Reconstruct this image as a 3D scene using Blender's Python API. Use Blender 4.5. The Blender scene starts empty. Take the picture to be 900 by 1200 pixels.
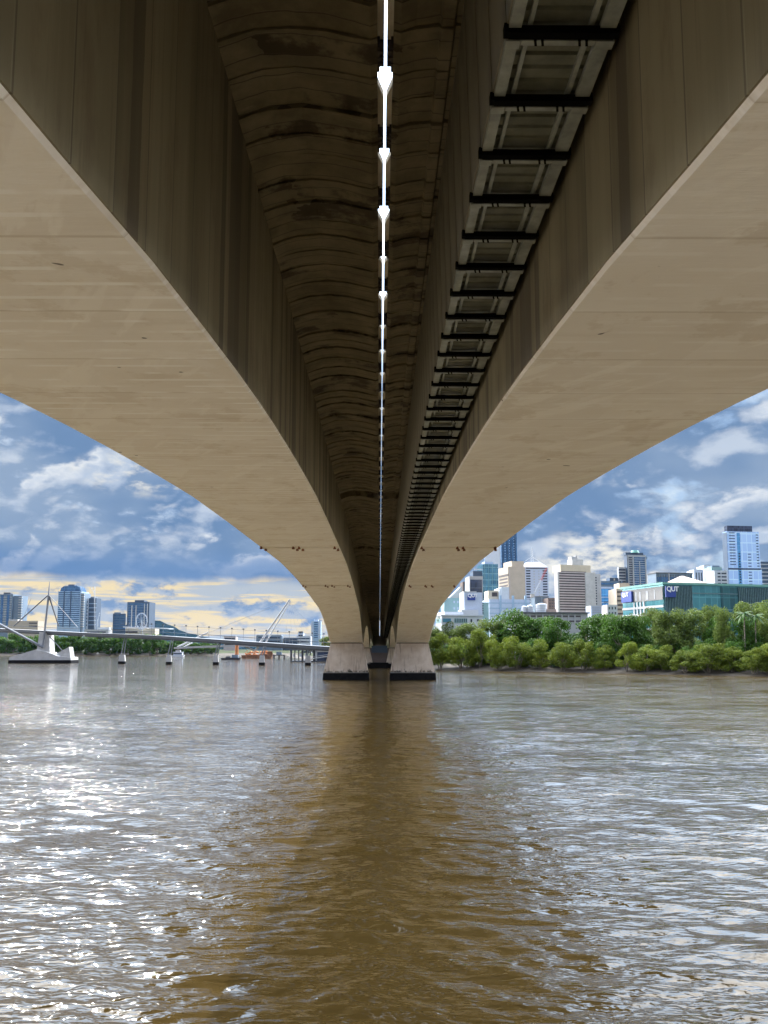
import bpy, math, random
import numpy as np
from mathutils import Vector, Matrix
R = math.radians
random.seed(7); RNG = np.random.default_rng(7)
SC = bpy.context.scene
COL = SC.collection

# ------------------------------------------------------------------ camera
F_PX, PX, PY, PITCH, CAM_Z, YAW = 1000., 450., 650., R(6.4), 5.0, R(-0.305)
cam = bpy.data.cameras.new('camera'); cam.sensor_width = 36; cam.sensor_fit = 'AUTO'
cam.lens = 36 * F_PX / 1200; cam.shift_y = (PY - 600) / 1200
cam.clip_start = 0.1; cam.clip_end = 40000
camo = bpy.data.objects.new('camera', cam); COL.objects.link(camo)
camo.location = (0, 0, CAM_Z); camo.rotation_euler = (R(90) + PITCH, 0, YAW)
SC.camera = camo
# ------------------------------------------------------------------ light
SUN_AZ, SUN_EL = R(-26), R(39)            # azimuth from +Y towards +X
SUN_DIR = Vector((math.sin(SUN_AZ) * math.cos(SUN_EL), math.cos(SUN_AZ) * math.cos(SUN_EL), math.sin(SUN_EL)))
EXPOSURE = 1.1
SKY_STRENGTH = 0.1
sl = bpy.data.lights.new('sun', 'SUN'); sl.energy = 2.6; sl.angle = R(0.5); sl.color = (1, .95, .86)
so = bpy.data.objects.new('sun', sl); COL.objects.link(so)
so.rotation_euler = SUN_DIR.to_track_quat('Z', 'Y').to_euler()
so.location = (0, 0, 200)
vs = SC.view_settings; vs.view_transform = 'Standard'; vs.look = 'None'; vs.gamma = 1; vs.exposure = EXPOSURE
vs.use_curve_mapping = False
SC.cycles.use_denoising = True
SC.cycles.max_bounces = 8; SC.cycles.diffuse_bounces = 5; SC.cycles.glossy_bounces = 4
SC.cycles.sample_clamp_indirect = 60
SC.cycles.blur_glossy = 1.0


class NT:
    """tiny helper round a node tree: arithmetic on sockets"""
    def __init__(s, tree): s.t = tree; s.n = tree.nodes; s.l = tree.links
    def node(s, kind, ins=None, **kw):
        n = s.n.new(kind)
        for k, v in kw.items(): setattr(n, k, v)
        for k, v in (ins or {}).items(): s.put(n.inputs[k], v)
        return n
    def put(s, sock, v):
        if isinstance(v, bpy.types.NodeSocket): s.l.new(v, sock)
        else:
            if sock.type == 'RGBA' and len(v) == 3: v = (*v, 1)
            sock.default_value = v
    def m(s, op, a, b=0., c=0.):
        n = s.node('ShaderNodeMath', operation=op)
        for i, v in enumerate((a, b, c)): s.put(n.inputs[i], v)
        return n.outputs[0]
    def ss(s, x, lo, hi, a=0., b=1.):
        n = s.node('ShaderNodeMapRange', interpolation_type='SMOOTHSTEP')
        for i, v in enumerate((x, lo, hi, a, b)): s.put(n.inputs[i], v)
        return n.outputs[0]
    def mix(s, f, a, b, blend='MIX'):
        n = s.node('ShaderNodeMix', data_type='RGBA', blend_type=blend)
        s.put(n.inputs[0], f); s.put(n.inputs[6], a); s.put(n.inputs[7], b)
        return n.outputs[2]
    def xyz(s, x, y, z=0.):
        n = s.node('ShaderNodeCombineXYZ')
        for i, v in enumerate((x, y, z)): s.put(n.inputs[i], v)
        return n.outputs[0]
    def sep(s, v):
        n = s.node('ShaderNodeSeparateXYZ', {0: v}); return n.outputs
    def noise(s, v, scale=1., detail=4., rough=.5, dist=0.):
        n = s.node('ShaderNodeTexNoise', {'Vector': v, 'Scale': scale, 'Detail': detail, 'Roughness': rough, 'Distortion': dist})
        return n.outputs[0]
    def white(s, v):
        n = s.node('ShaderNodeTexWhiteNoise', {'Vector': v}, noise_dimensions='3D'); return n.outputs[0]
    def scl(s, v, sc):
        n = s.node('ShaderNodeVectorMath', operation='MULTIPLY'); s.put(n.inputs[0], v); s.put(n.inputs[1], sc)
        return n.outputs[0]
    def add(s, v, sc):
        n = s.node('ShaderNodeVectorMath', operation='ADD'); s.put(n.inputs[0], v); s.put(n.inputs[1], sc)
        return n.outputs[0]


# ------------------------------------------------------------------ world: daylight sky and broken cloud
w = bpy.data.worlds.new('World'); SC.world = w; w.use_nodes = True
T = NT(w.node_tree); T.n.clear()
sky = T.node('ShaderNodeTexSky', sky_type='NISHITA'); sky.sun_disc = False
sky.sun_elevation = SUN_EL; sky.sun_rotation = SUN_AZ; sky.air_density = 1.2; sky.dust_density = 1.5
d = T.node('ShaderNodeTexCoord').outputs['Generated']
dx, dy, dz = T.sep(d)
az = T.m('MULTIPLY', T.m('ARCTAN2', dx, dy), 57.2958)
el = T.m('MULTIPLY', T.m('ARCSINE', dz), 57.2958)
K = 1 / (2 ** EXPOSURE * SKY_STRENGTH)
def kc(c): return tuple(v * K for v in c)
def cloud_noise(oa, oe):
    p = T.xyz(T.m('ADD', az, oa), T.m('MULTIPLY', T.m('ADD', el, oe), 1.75), 3.7)
    warp = T.node('ShaderNodeTexNoise', {'Vector': p, 'Scale': .16, 'Detail': 3.}).outputs[1]
    p2 = T.add(p, T.scl(warp, (2.6, 2.2, 0)))
    puff = T.m('ABSOLUTE', T.m('SUBTRACT', T.noise(p2, .22, 2., .45), .5))
    return T.m('ADD', T.m('MULTIPLY', T.noise(p2, .072, 8., .55), .94), T.m('SUBTRACT', .05, T.m('MULTIPLY', puff, .30)))
n1 = cloud_noise(0., 0.)
n2 = cloud_noise(-.5, 1.0)
nf = T.noise(T.xyz(az, T.m('MULTIPLY', el, 2.1), 9.), .55, 6., .6)
# two decks of cumulus with crisp backlit rims in front of a veil of thin cloud
broad = T.ss(T.noise(T.xyz(az, T.m('MULTIPLY', el, 1.8), 1.), .09, 3.), .38, .64)
dark = T.mix(broad, kc((.165, .28, .48)), kc((.29, .40, .57)))
def deck_of_cloud(under, dens, lo, wid, rim_w, shade_to, lit):
    cov = T.ss(dens, lo, T.m('ADD', lo, wid))
    rim = T.m('MULTIPLY', cov, T.ss(dens, T.m('ADD', lo, rim_w), T.m('ADD', lo, rim_w * .25)))
    col = T.mix(T.m('MULTIPLY', lit, .75), dark, shade_to)
    col = T.mix(T.m('MULTIPLY', T.m('MULTIPLY', rim, lit), .8), col, kc((.93, .95, .96)))
    return T.mix(cov, under, col)
lit = T.ss(T.m('ADD', T.m('SUBTRACT', n1, n2), T.m('MULTIPLY', T.m('SUBTRACT', nf, .5), .08)), .0, .10)
thin = T.mix(T.ss(nf, .36, .66), kc((.28, .44, .70)), kc((.55, .65, .77)))
gap = T.mix(.2, thin, sky.outputs[0])
c0 = deck_of_cloud(gap, T.m('ADD', n1, T.m('MULTIPLY', T.m('SUBTRACT', nf, .5), .16)), .38, .08, .14, kc((.66, .74, .85)), lit)
n3 = cloud_noise(31., 7.)
c0 = deck_of_cloud(c0, T.m('ADD', n3, T.m('MULTIPLY', T.m('SUBTRACT', nf, .5), .14)), .475, .06, .11, kc((.60, .69, .82)), T.ss(T.m('SUBTRACT', n3, cloud_noise(30.5, 8.)), -.01, .09))
# bright break of cloud on the right, low over the city
def spot(a, e, ra, re):
    q = T.m('ADD', T.m('POWER', T.m('DIVIDE', T.m('SUBTRACT', az, a), ra), 2.), T.m('POWER', T.m('DIVIDE', T.m('SUBTRACT', el, e), re), 2.))
    return T.ss(q, 1., 0.)
sp = T.m('MAXIMUM', T.m('MULTIPLY', spot(14.5, 5.2, 5.5, 3.6), 1.), T.m('MAXIMUM', T.m('MULTIPLY', spot(-15.5, 11.3, 6., 1.7), .9), T.m('MULTIPLY', spot(10.5, 11.8, 5.5, 1.6), .8)))
fl = T.ss(T.m('ADD', nf, T.m('MULTIPLY', n1, .55)), .68, .96)
c1 = T.mix(T.m('MULTIPLY', sp, fl), c0, kc((.95, .92, .82)))
# cream evening light through stripes low in the west, left of the bridge
st = T.noise(T.xyz(T.m('MULTIPLY', az, .12), T.m('MULTIPLY', el, 1.6), 2.), 1.1, 6., .55, .4)
cu = T.ss(T.noise(T.xyz(T.m('MULTIPLY', az, .55), T.m('MULTIPLY', el, .95), 5.), .62, 7., .58), .50, .60)
cream = T.mix(T.ss(st, .44, .56), kc((.50, .56, .62)), kc((.92, .76, .46)))
cream = T.mix(T.m('MULTIPLY', cu, T.ss(el, .8, 1.8)), cream, T.mix(T.ss(nf, .38, .62), kc((.22, .34, .54)), kc((.50, .57, .66))))
edge = T.m('ADD', el, T.m('MULTIPLY', T.m('SUBTRACT', T.noise(T.xyz(T.m('MULTIPLY', az, .5), 0., 7.), .7, 5.), .5), 1.2))
band = T.m('MULTIPLY', T.ss(edge, 5.0, 4.1), T.ss(az, 3., -3.))
base = T.m('MULTIPLY', T.m('MULTIPLY', T.ss(edge, 4.4, 4.9), T.ss(edge, 7.2, 5.2)), T.ss(az, 2., -6.))
c2 = T.mix(T.m('MULTIPLY', base, .75), c1, kc((.12, .25, .50)))
c2 = T.mix(band, c2, cream)
# the sunlit cloud overhead and behind the viewer is raised far above the backlit cloud in front, to light the soffits
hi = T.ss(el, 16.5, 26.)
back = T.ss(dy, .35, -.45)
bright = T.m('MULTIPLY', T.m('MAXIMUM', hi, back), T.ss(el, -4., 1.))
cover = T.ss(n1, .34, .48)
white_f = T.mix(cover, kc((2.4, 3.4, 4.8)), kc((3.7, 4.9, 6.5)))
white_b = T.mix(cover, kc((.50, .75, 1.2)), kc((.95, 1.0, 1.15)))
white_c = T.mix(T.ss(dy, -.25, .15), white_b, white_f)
side = T.m('MULTIPLY', T.m('MULTIPLY', T.ss(dy, .84, .60), T.ss(dy, -.08, .22)), T.ss(el, -4., 1.))  # extra bright sky added left and right of the view to light the soffits
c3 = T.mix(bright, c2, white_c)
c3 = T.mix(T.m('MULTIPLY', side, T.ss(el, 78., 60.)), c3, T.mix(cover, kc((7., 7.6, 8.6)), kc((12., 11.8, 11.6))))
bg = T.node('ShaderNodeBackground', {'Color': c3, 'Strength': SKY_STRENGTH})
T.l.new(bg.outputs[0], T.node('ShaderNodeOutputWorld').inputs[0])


# ------------------------------------------------------------------ picture point -> place
_c, _s = math.cos(YAW), math.sin(YAW)
def ray(x, y):
    u = (x - PX) / F_PX; v = (PY - y) / F_PX
    a, b, c = u, math.cos(PITCH) - v * math.sin(PITCH), math.sin(PITCH) + v * math.cos(PITCH)
    return Vector((_c * a - _s * b, _s * a + _c * b, c))
def P(x, y, Y):
    r = ray(x, y); return Vector((0, 0, CAM_Z)) + r * (Y / r.y)
def W(x, y, z=0.):
    r = ray(x, y); return Vector((0, 0, CAM_Z)) + r * ((z - CAM_Z) / r.z)

# ------------------------------------------------------------------ materials
MATS = {}
def mat(name, col, rough=.6, metal=0., vary=.12, scale=1.5, spec=.5, build=None, stretch=(1, 1, 1), coords='Object'):
    m = bpy.data.materials.new(name); m.use_nodes = True
    t = NT(m.node_tree); b = t.n['Principled BSDF']
    b.inputs['Roughness'].default_value = rough; b.inputs['Metallic'].default_value = metal
    b.inputs['Specular IOR Level'].default_value = spec
    p = t.node('ShaderNodeTexCoord').outputs[coords]
    if build: build(t, b, p)
    else:
        n = t.noise(t.scl(p, stretch), scale, 5., .6)
        t.put(b.inputs['Base Color'], t.mix(t.ss(n, .3, .7), tuple(c * (1 - vary) for c in col), tuple(min(1, c * (1 + vary)) for c in col)))
    MATS[name] = m
    return m

def b_soffit(t, b, p):
    x, y, z = t.sep(p)
    seg = t.white(t.xyz(t.m('FLOOR', t.m('MULTIPLY', x, .18)), t.m('FLOOR', t.m('DIVIDE', y, 3.05)), 0.))
    streak = t.noise(t.xyz(t.m('MULTIPLY', x, .16), t.m('MULTIPLY', y, .7), 0.), 1.3, 6., .55)
    fine = t.noise(t.xyz(t.m('MULTIPLY', x, 1.2), t.m('MULTIPLY', y, 5.), 0.), 2., 5., .6)
    blot = t.noise(p, .35, 4., .6)
    c = t.mix(t.ss(blot, .3, .72), (.85, .81, .745), (.91, .885, .835))
    c = t.mix(t.m('MULTIPLY', seg, .55), c, (.81, .76, .68))
    c = t.mix(t.m('MULTIPLY', t.m('MULTIPLY', t.ss(streak, .56, .66), t.ss(fine, .44, .58)), .7), c, (.95, .93, .89))
    c = t.mix(t.m('MULTIPLY', t.ss(streak, .44, .32), .5), c, (.76, .71, .63))
    diag = t.noise(t.xyz(t.m('ADD', x, t.m('MULTIPLY', y, .5)), t.m('MULTIPLY', t.m('SUBTRACT', y, x), .12), 3.), 1.3, 5., .6)
    c = t.mix(t.m('MULTIPLY', t.ss(diag, .55, .60), .8), c, (.92, .89, .83))
    patch = t.noise(t.xyz(t.m('MULTIPLY', x, .5), t.m('MULTIPLY', y, .35), 9.), 1., 6., .7)
    c = t.mix(t.m('MULTIPLY', t.ss(patch, .54, .60), .5), c, (.70, .635, .535))
    c = t.mix(t.m('MULTIPLY', t.ss(patch, .42, .36), .45), c, (.94, .92, .88))
    # board joints across the soffit, and fine form lines
    fr = t.m('FRACT', t.m('DIVIDE', y, 3.05)); j = t.m('MULTIPLY', t.ss(fr, .965, .985), .4)
    c = t.mix(j, c, (.46, .38, .28))
    fr2 = t.m('FRACT', t.m('DIVIDE', y, .61)); j2 = t.m('MULTIPLY', t.m('MULTIPLY', t.m('MULTIPLY', t.ss(fr2, .70, .80), t.ss(fr2, .99, .93)), t.ss(t.noise(t.xyz(t.m('MULTIPLY', x, .55), t.m('MULTIPLY', t.m('FLOOR', t.m('DIVIDE', y, .61)), 3.1), 5.), 1., 4.), .45, .55)), t.ss(x, 2., -2., .38, 1.))
    c = t.mix(j2, c, (.985, .97, .94))
    pit = t.noise(p, 3.1, 1., .3)
    c = t.mix(t.ss(pit, .80, .83), c, (.12, .1, .08))
    t.put(b.inputs['Base Color'], c)
    bm = t.node('ShaderNodeBump', {'Height': t.m('ADD', streak, fine), 'Strength': .25, 'Distance': .03})
    t.l.new(bm.outputs[0], b.inputs['Normal'])
mat('cream_soffit_paint', (1, 1, 1), .75, build=b_soffit)

def b_web(t, b, p):
    x, y, z = t.sep(p)
    col = t.noise(t.xyz(x, t.m('MULTIPLY', y, .8), t.m('MULTIPLY', z, .05)), 1.2, 3., .5)
    stre = t.noise(t.xyz(x, t.m('MULTIPLY', y, 4.5), t.m('MULTIPLY', z, .22)), 1.2, 6., .68)
    blot = t.noise(t.xyz(x, y, t.m('MULTIPLY', z, .45)), .8, 6., .65)
    pan = t.white(t.xyz(1., t.m('FLOOR', t.m('DIVIDE', y, 1.22)), 2.))
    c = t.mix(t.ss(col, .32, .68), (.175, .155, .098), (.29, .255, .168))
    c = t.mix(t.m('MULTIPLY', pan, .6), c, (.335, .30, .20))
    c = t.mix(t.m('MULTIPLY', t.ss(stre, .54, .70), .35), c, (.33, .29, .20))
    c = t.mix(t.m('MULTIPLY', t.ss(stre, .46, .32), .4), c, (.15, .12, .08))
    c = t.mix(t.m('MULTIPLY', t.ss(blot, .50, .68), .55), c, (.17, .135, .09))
    wob = t.m('ADD', y, t.m('MULTIPLY', t.m('SUBTRACT', blot, .5), .22))
    bandw = t.white(t.xyz(5., t.m('FLOOR', t.m('DIVIDE', wob, .41)), 2.))
    c = t.mix(t.m('MULTIPLY', t.m('GREATER_THAN', bandw, .84), .68), c, (.10, .08, .055))
    fr = t.m('FRACT', t.m('DIVIDE', y, 1.22))
    c = t.mix(t.m('MULTIPLY', t.ss(fr, .968, .98), .6), c, (.09, .075, .055))
    t.put(b.inputs['Base Color'], c)
    h = t.m('ADD', t.m('MULTIPLY', t.ss(fr, .95, .97), -1.), t.m('MULTIPLY', stre, .6))
    bm = t.node('ShaderNodeBump', {'Height': h, 'Strength': .4, 'Distance': .03})
    t.l.new(bm.outputs[0], b.inputs['Normal'])
mat('board_marked_concrete', (1, 1, 1), .85, build=b_web)

def b_deck(t, b, p):
    x, y, z = t.sep(p)
    wy = t.m('ADD', y, t.m('MULTIPLY', t.m('SUBTRACT', t.noise(p, .8, 3.), .5), .3))
    blot0 = t.noise(p, .7, 4., .6)
    seg = t.white(t.xyz(t.m('FLOOR', t.m('ADD', t.m('MULTIPLY', x, .7), .3)), t.m('FLOOR', t.m('DIVIDE', wy, 1.525)), 1.))
    sub = t.white(t.xyz(t.m('FLOOR', t.m('ADD', t.m('MULTIPLY', x, .45), t.m('MULTIPLY', blot0, 1.6))), t.m('FLOOR', t.m('DIVIDE', wy, .51)), 4.))
    blot = t.noise(p, 1.1, 6., .65)
    st = t.noise(t.xyz(x, t.m('MULTIPLY', y, 5.), z), 1.0, 5., .65)
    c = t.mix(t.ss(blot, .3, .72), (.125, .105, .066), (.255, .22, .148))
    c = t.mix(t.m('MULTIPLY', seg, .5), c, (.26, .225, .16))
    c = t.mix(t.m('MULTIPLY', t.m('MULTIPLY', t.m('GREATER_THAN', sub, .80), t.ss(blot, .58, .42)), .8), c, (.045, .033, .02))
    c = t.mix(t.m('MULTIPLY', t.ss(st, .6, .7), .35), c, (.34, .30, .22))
    fr = t.m('FRACT', t.m('DIVIDE', wy, .51))
    c = t.mix(t.m('MULTIPLY', t.ss(fr, .92, .96), .7), c, (.06, .05, .035))
    t.put(b.inputs['Base Color'], c)
    bm = t.node('ShaderNodeBump', {'Height': t.m('ADD', blot, t.m('MULTIPLY', t.ss(fr, .9, .95), -.6)), 'Strength': .5, 'Distance': .06})
    t.l.new(bm.outputs[0], b.inputs['Normal'])
mat('stained_deck_concrete', (1, 1, 1), .9, build=b_deck)

def b_pier(t, b, p):
    x, y, z = t.sep(p)
    st = t.noise(t.xyz(t.m('MULTIPLY', x, 2.2), y, t.m('MULTIPLY', z, .18)), 1.2, 5., .6)
    bl = t.noise(p, .7, 5., .6)
    c = t.mix(t.ss(bl, .3, .7), (.60, .50, .40), (.74, .65, .55))
    c = t.mix(t.m('MULTIPLY', t.ss(st, .53, .66), .62), c, (.33, .25, .18))
    tide = t.m('ADD', z, t.m('MULTIPLY', t.m('SUBTRACT', t.noise(t.xyz(t.m('MULTIPLY', x, 1.4), y, z), 1.6, 5., .65), .5), 2.2))
    c = t.mix(t.ss(tide, 1.75, 1.2), c, (.05, .05, .035))
    t.put(b.inputs['Base Color'], c)
mat('pier_concrete', (1, 1, 1), .8, build=b_pier)
mat('tide_black_concrete', (.009, .009, .010), .8, spec=.15, vary=.4, scale=2.)
mat('grey_concrete', (.34, .33, .31), .85, scale=.6)
mat('pale_concrete', (.45, .455, .46), .8, scale=.5, vary=.1)
mat('galvanised_steel', (.34, .375, .37), .45, .3, vary=.25, scale=3.)
mat('black_steel', (.004, .004, .004), .9, spec=.05, vary=.3, scale=2.)
mat('trough_sheet', (.17, .18, .15), .5, .2, vary=.3, scale=2.)
mat('screen_sheet', (.23, .22, .18), .6, .1, vary=.35, scale=1.2, stretch=(1, 1, .3))
mat('rusty_steel', (.20, .075, .035), .85, vary=.5, scale=6.)
mat('beige_panel', (.90, .85, .76), .8, scale=2.)
mat('brown_bracket', (.045, .032, .028), .7)

def b_water(t, b, p):
    pos = t.node('ShaderNodeNewGeometry').outputs['Position']
    x, y, z = t.sep(pos)
    mud = t.noise(t.xyz(t.m('MULTIPLY', x, .03), t.m('MULTIPLY', y, .05), 0.), 1., 4.)
    t.put(b.inputs['Base Color'], t.mix(t.ss(mud, .3, .7), (.050, .033, .010), (.066, .045, .015)))
    b.inputs['IOR'].default_value = 1.33
    w1 = t.noise(t.xyz(t.m('MULTIPLY', x, .34), y, 0.), 4.1, 1., .45, .5)
    w2 = t.noise(t.xyz(t.m('ADD', t.m('MULTIPLY', x, .5), t.m('MULTIPLY', y, .2)), y, 4.), 9., 1., .45, .6)
    w3 = t.noise(t.xyz(x, t.m('MULTIPLY', y, 1.2), 8.), 18., 2., .5, .3)
    patch = t.ss(t.noise(t.xyz(t.m('MULTIPLY', x, .16), t.m('MULTIPLY', y, .34), 6.), 1., 4., .6), .34, .64, .42, 1.25)
    gust = t.m('MULTIPLY', patch, t.ss(t.noise(t.xyz(t.m('MULTIPLY', x, .02), t.m('MULTIPLY', y, .045), 3.), 1., 4.), .3, .7, .75, 1.2))
    h = t.m('ADD', t.m('ADD', t.m('MULTIPLY', w1, .060), t.m('MULTIPLY', w2, .0215)), t.m('MULTIPLY', w3, .0012))
    bm = t.node('ShaderNodeBump', {'Height': t.m('MULTIPLY', h, gust), 'Strength': 1., 'Distance': 1.})
    t.l.new(bm.outputs[0], b.inputs['Normal'])
mat('muddy_river_water', (1, 1, 1), .045, build=b_water)

def b_leaf(c1, c2, c3):
    def f(t, b, p):
        oi = t.node('ShaderNodeObjectInfo').outputs['Random']
        n = t.noise(p, .55, 3., .6); n2 = t.noise(p, 5., 2.)
        c = t.mix(t.ss(n, .35, .65), c1, c2)
        c = t.mix(t.m('MULTIPLY', t.ss(n2, .5, .75), .6), c, c3)
        c = t.mix(t.m('MULTIPLY', oi, .4), c, tuple(v * .6 for v in c1))
        t.put(b.inputs['Base Color'], c)
        out = t.n['Material Output']
        tr = t.node('ShaderNodeBsdfTranslucent', {'Color': c})
        mx = t.node('ShaderNodeMixShader', {0: .35})
        t.l.new(b.outputs[0], mx.inputs[1]); t.l.new(tr.outputs[0], mx.inputs[2]); t.l.new(mx.outputs[0], out.inputs[0])
    return f
mat('mangrove_leaf', (1, 1, 1), .55, spec=.12, build=b_leaf((.09, .135, .014), (.165, .215, .024), (.29, .33, .05)))
mat('fig_leaf', (1, 1, 1), .5, spec=.12, build=b_leaf((.036, .095, .012), (.062, .135, .017), (.10, .18, .03)))
mat('grey_gum_leaf', (1, 1, 1), .5, spec=.12, build=b_leaf((.09, .14, .028), (.135, .185, .038), (.20, .24, .065)))
mat('palm_leaf', (1, 1, 1), .45, spec=.12, build=b_leaf((.05, .11, .03), (.07, .14, .04), (.12, .19, .08)))
mat('bark', (.17, .15, .12), .9, vary=.4, scale=4.)
mat('mud', (.045, .036, .026), .9, vary=.4, scale=.3)
mat('grassy_ground', (.03, .04, .016), .95, spec=.1, vary=.4, scale=.1)
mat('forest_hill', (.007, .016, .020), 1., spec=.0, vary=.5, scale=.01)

def b_glass(c1, c2, cell=(1.5, 3.4)):
    def f(t, b, p):
        x, y, z = t.sep(p)
        u = t.m('ADD', x, y)
        wn = t.white(t.xyz(t.m('FLOOR', t.m('DIVIDE', u, cell[0])), 0., t.m('FLOOR', t.m('DIVIDE', z, cell[1]))))
        c = t.mix(wn, c1, c2)
        fx = t.m('FRACT', t.m('DIVIDE', u, cell[0])); fz = t.m('FRACT', t.m('DIVIDE', z, cell[1]))
        ln = t.m('MAXIMUM', t.m('GREATER_THAN', fx, .9), t.m('GREATER_THAN', fz, .9))
        c = t.mix(t.m('MULTIPLY', ln, .5), c, tuple(min(1, v * 1.6 + .03) for v in c2))
        t.put(b.inputs['Base Color'], c)
    return f
mat('navy_glass', (1, 1, 1), .18, .55, build=b_glass((.035, .09, .18), (.07, .16, .28)))
mat('black_glass', (1, 1, 1), .18, .4, build=b_glass((.02, .03, .055), (.04, .06, .11)))
mat('teal_glass', (1, 1, 1), .18, .4, build=b_glass((.03, .15, .17), (.06, .22, .24), (2.4, 4.2)))
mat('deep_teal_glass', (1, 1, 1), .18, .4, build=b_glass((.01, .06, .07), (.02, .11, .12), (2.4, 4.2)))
mat('sky_blue_glass', (1, 1, 1), .2, .6, build=b_glass((.36, .53, .80), (.44, .62, .88), (4., 7.)))
mat('bright_blue_glass', (1, 1, 1), .2, .45, build=b_glass((.06, .23, .46), (.12, .34, .60)))
mat('grid_glass', (1, 1, 1), .2, .5, build=b_glass((.03, .12, .19), (.09, .24, .32), (3., 3.6)))
mat('dark_window', (.03, .045, .075), .2, .1, vary=.4, scale=.5)
mat('brown_window', (.06, .05, .055), .3, 0, vary=.4, scale=.5)
mat('white_paint', (.56, .60, .66), .6, vary=.04)
mat('cool_white_paint', (.46, .53, .66), .6, vary=.05)
mat('pale_blue_paint', (.30, .42, .56), .6, vary=.06)
mat('beige_render', (.48, .41, .33), .8, vary=.06, scale=.3)
mat('pinkish_render', (.52, .46, .46), .8, vary=.06, scale=.3)
mat('cream_render', (.54, .475, .37), .8, vary=.05, scale=.3)
mat('grey_render', (.40, .41, .43), .8, vary=.08, scale=.3)
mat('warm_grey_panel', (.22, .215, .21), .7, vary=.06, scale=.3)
mat('blue_grey_panel', (.15, .21, .28), .6, vary=.1, scale=.2)
mat('green_grey_panel', (.25, .40, .42), .6, vary=.08, scale=.3)
mat('sea_green_roof', (.16, .38, .33), .5, vary=.1, scale=.3)
mat('brown_wall', (.13, .10, .09), .8, scale=.3)
mat('dark_blue_wall', (.05, .085, .14), .5, vary=.1, scale=.2)
mat('terracotta_roof', (.42, .33, .28), .8, vary=.15, scale=1.)
mat('sign_blue', (.015, .05, .28), .4, vary=.03)
mat('sign_white', (.85, .86, .88), .5, vary=.02)
mat('fin_grey', (.12, .20, .22), .5, .3, vary=.2)
mat('grey_paint', (.075, .085, .10), .5, vary=.06)
mat('mid_grey_steel', (.17, .19, .22), .5, .2, vary=.08)
mat('red_paint', (.45, .09, .08), .5)
mat('orange_rust', (.40, .15, .05), .8, vary=.3, scale=1.)
mat('rust_brown', (.20, .10, .06), .85, vary=.45, scale=.6)
mat('hull_dark', (.03, .035, .05), .5)

# ------------------------------------------------------------------ objects
def link(o, parent=None):
    COL.objects.link(o)
    if parent is not None: o.parent = parent
    return o
def mesh(name, verts, faces, m, parent=None, smooth=False):
    me = bpy.data.meshes.new(name); me.from_pydata([tuple(v) for v in verts], [], faces)
    for mm in (m if isinstance(m, (list, tuple)) else [m]): me.materials.append(MATS[mm])
    if smooth: me.polygons.foreach_set('use_smooth', [True] * len(me.polygons))
    me.update()
    return link(bpy.data.objects.new(name, me), parent)
def tag(o, label=None, cat=None, group=None, kind=None):
    if label: o['label'] = label
    if cat: o['category'] = cat
    if group: o['group'] = group
    if kind: o['kind'] = kind
    return o
def thing(name, label, cat, loc=(0, 0, 0), rz=0., group=None):
    e = bpy.data.objects.new(name, None); COL.objects.link(e); e.empty_display_size = .5
    e.location = loc; e.rotation_euler = (0, 0, rz)
    return tag(e, label, cat, group)
def clone(o, parent=None):
    c = o.copy(); link(c)
    if parent is not None: c.parent = parent
    for ch in list(o.children): clone(ch, c)
    return c

class MB:
    def __init__(s): s.v = []; s.f = []
    def raw(s, v, f):
        k = len(s.v); s.v += [tuple(q) for q in v]; s.f += [tuple(i + k for i in q) for q in f]; return s
    def box(s, x0, x1, y0, y1, z0, z1):
        v = [(x, y, z) for z in (z0, z1) for y in (y0, y1) for x in (x0, x1)]
        return s.raw(v, [(0, 2, 3, 1), (4, 5, 7, 6), (0, 1, 5, 4), (2, 6, 7, 3), (0, 4, 6, 2), (1, 3, 7, 5)])
    def hexa(s, b, t):
        n = len(b); v = list(b) + list(t)
        f = [tuple(range(n))[::-1], tuple(range(n, 2 * n))] + [(i, (i + 1) % n, (i + 1) % n + n, i + n) for i in range(n)]
        return s.raw(v, f)
    def bar(s, a, b, r, r2=None, n=6):
        a, b = Vector(a), Vector(b); r2 = r if r2 is None else r2
        q = (b - a).normalized(); u = q.orthogonal().normalized(); w_ = q.cross(u)
        ring = lambda c, rr: [c + (u * math.cos(2 * math.pi * i / n) + w_ * math.sin(2 * math.pi * i / n)) * rr for i in range(n)]
        return s.hexa(ring(a, r), ring(b, r2))
    def tube(s, pts, r, n=6):
        for a, b in zip(pts, pts[1:]): s.bar(a, b, r, n=n)
        return s
    def cyl(s, x, y, z0, z1, r, n=16, r2=None): return s.bar((x, y, z0), (x, y, z1), r, r2, n)
    def prism(s, poly, y0, y1):
        """polygon in (x, z) pulled through y"""
        return s.hexa([(x, y0, z) for x, z in poly], [(x, y1, z) for x, z in poly])
    def build(s, name, m, parent=None, smooth=False): return mesh(name, s.v, s.f, m, parent, smooth)
def box(name, m, parent, *b): return MB().box(*b).build(name, m, parent)

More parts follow.
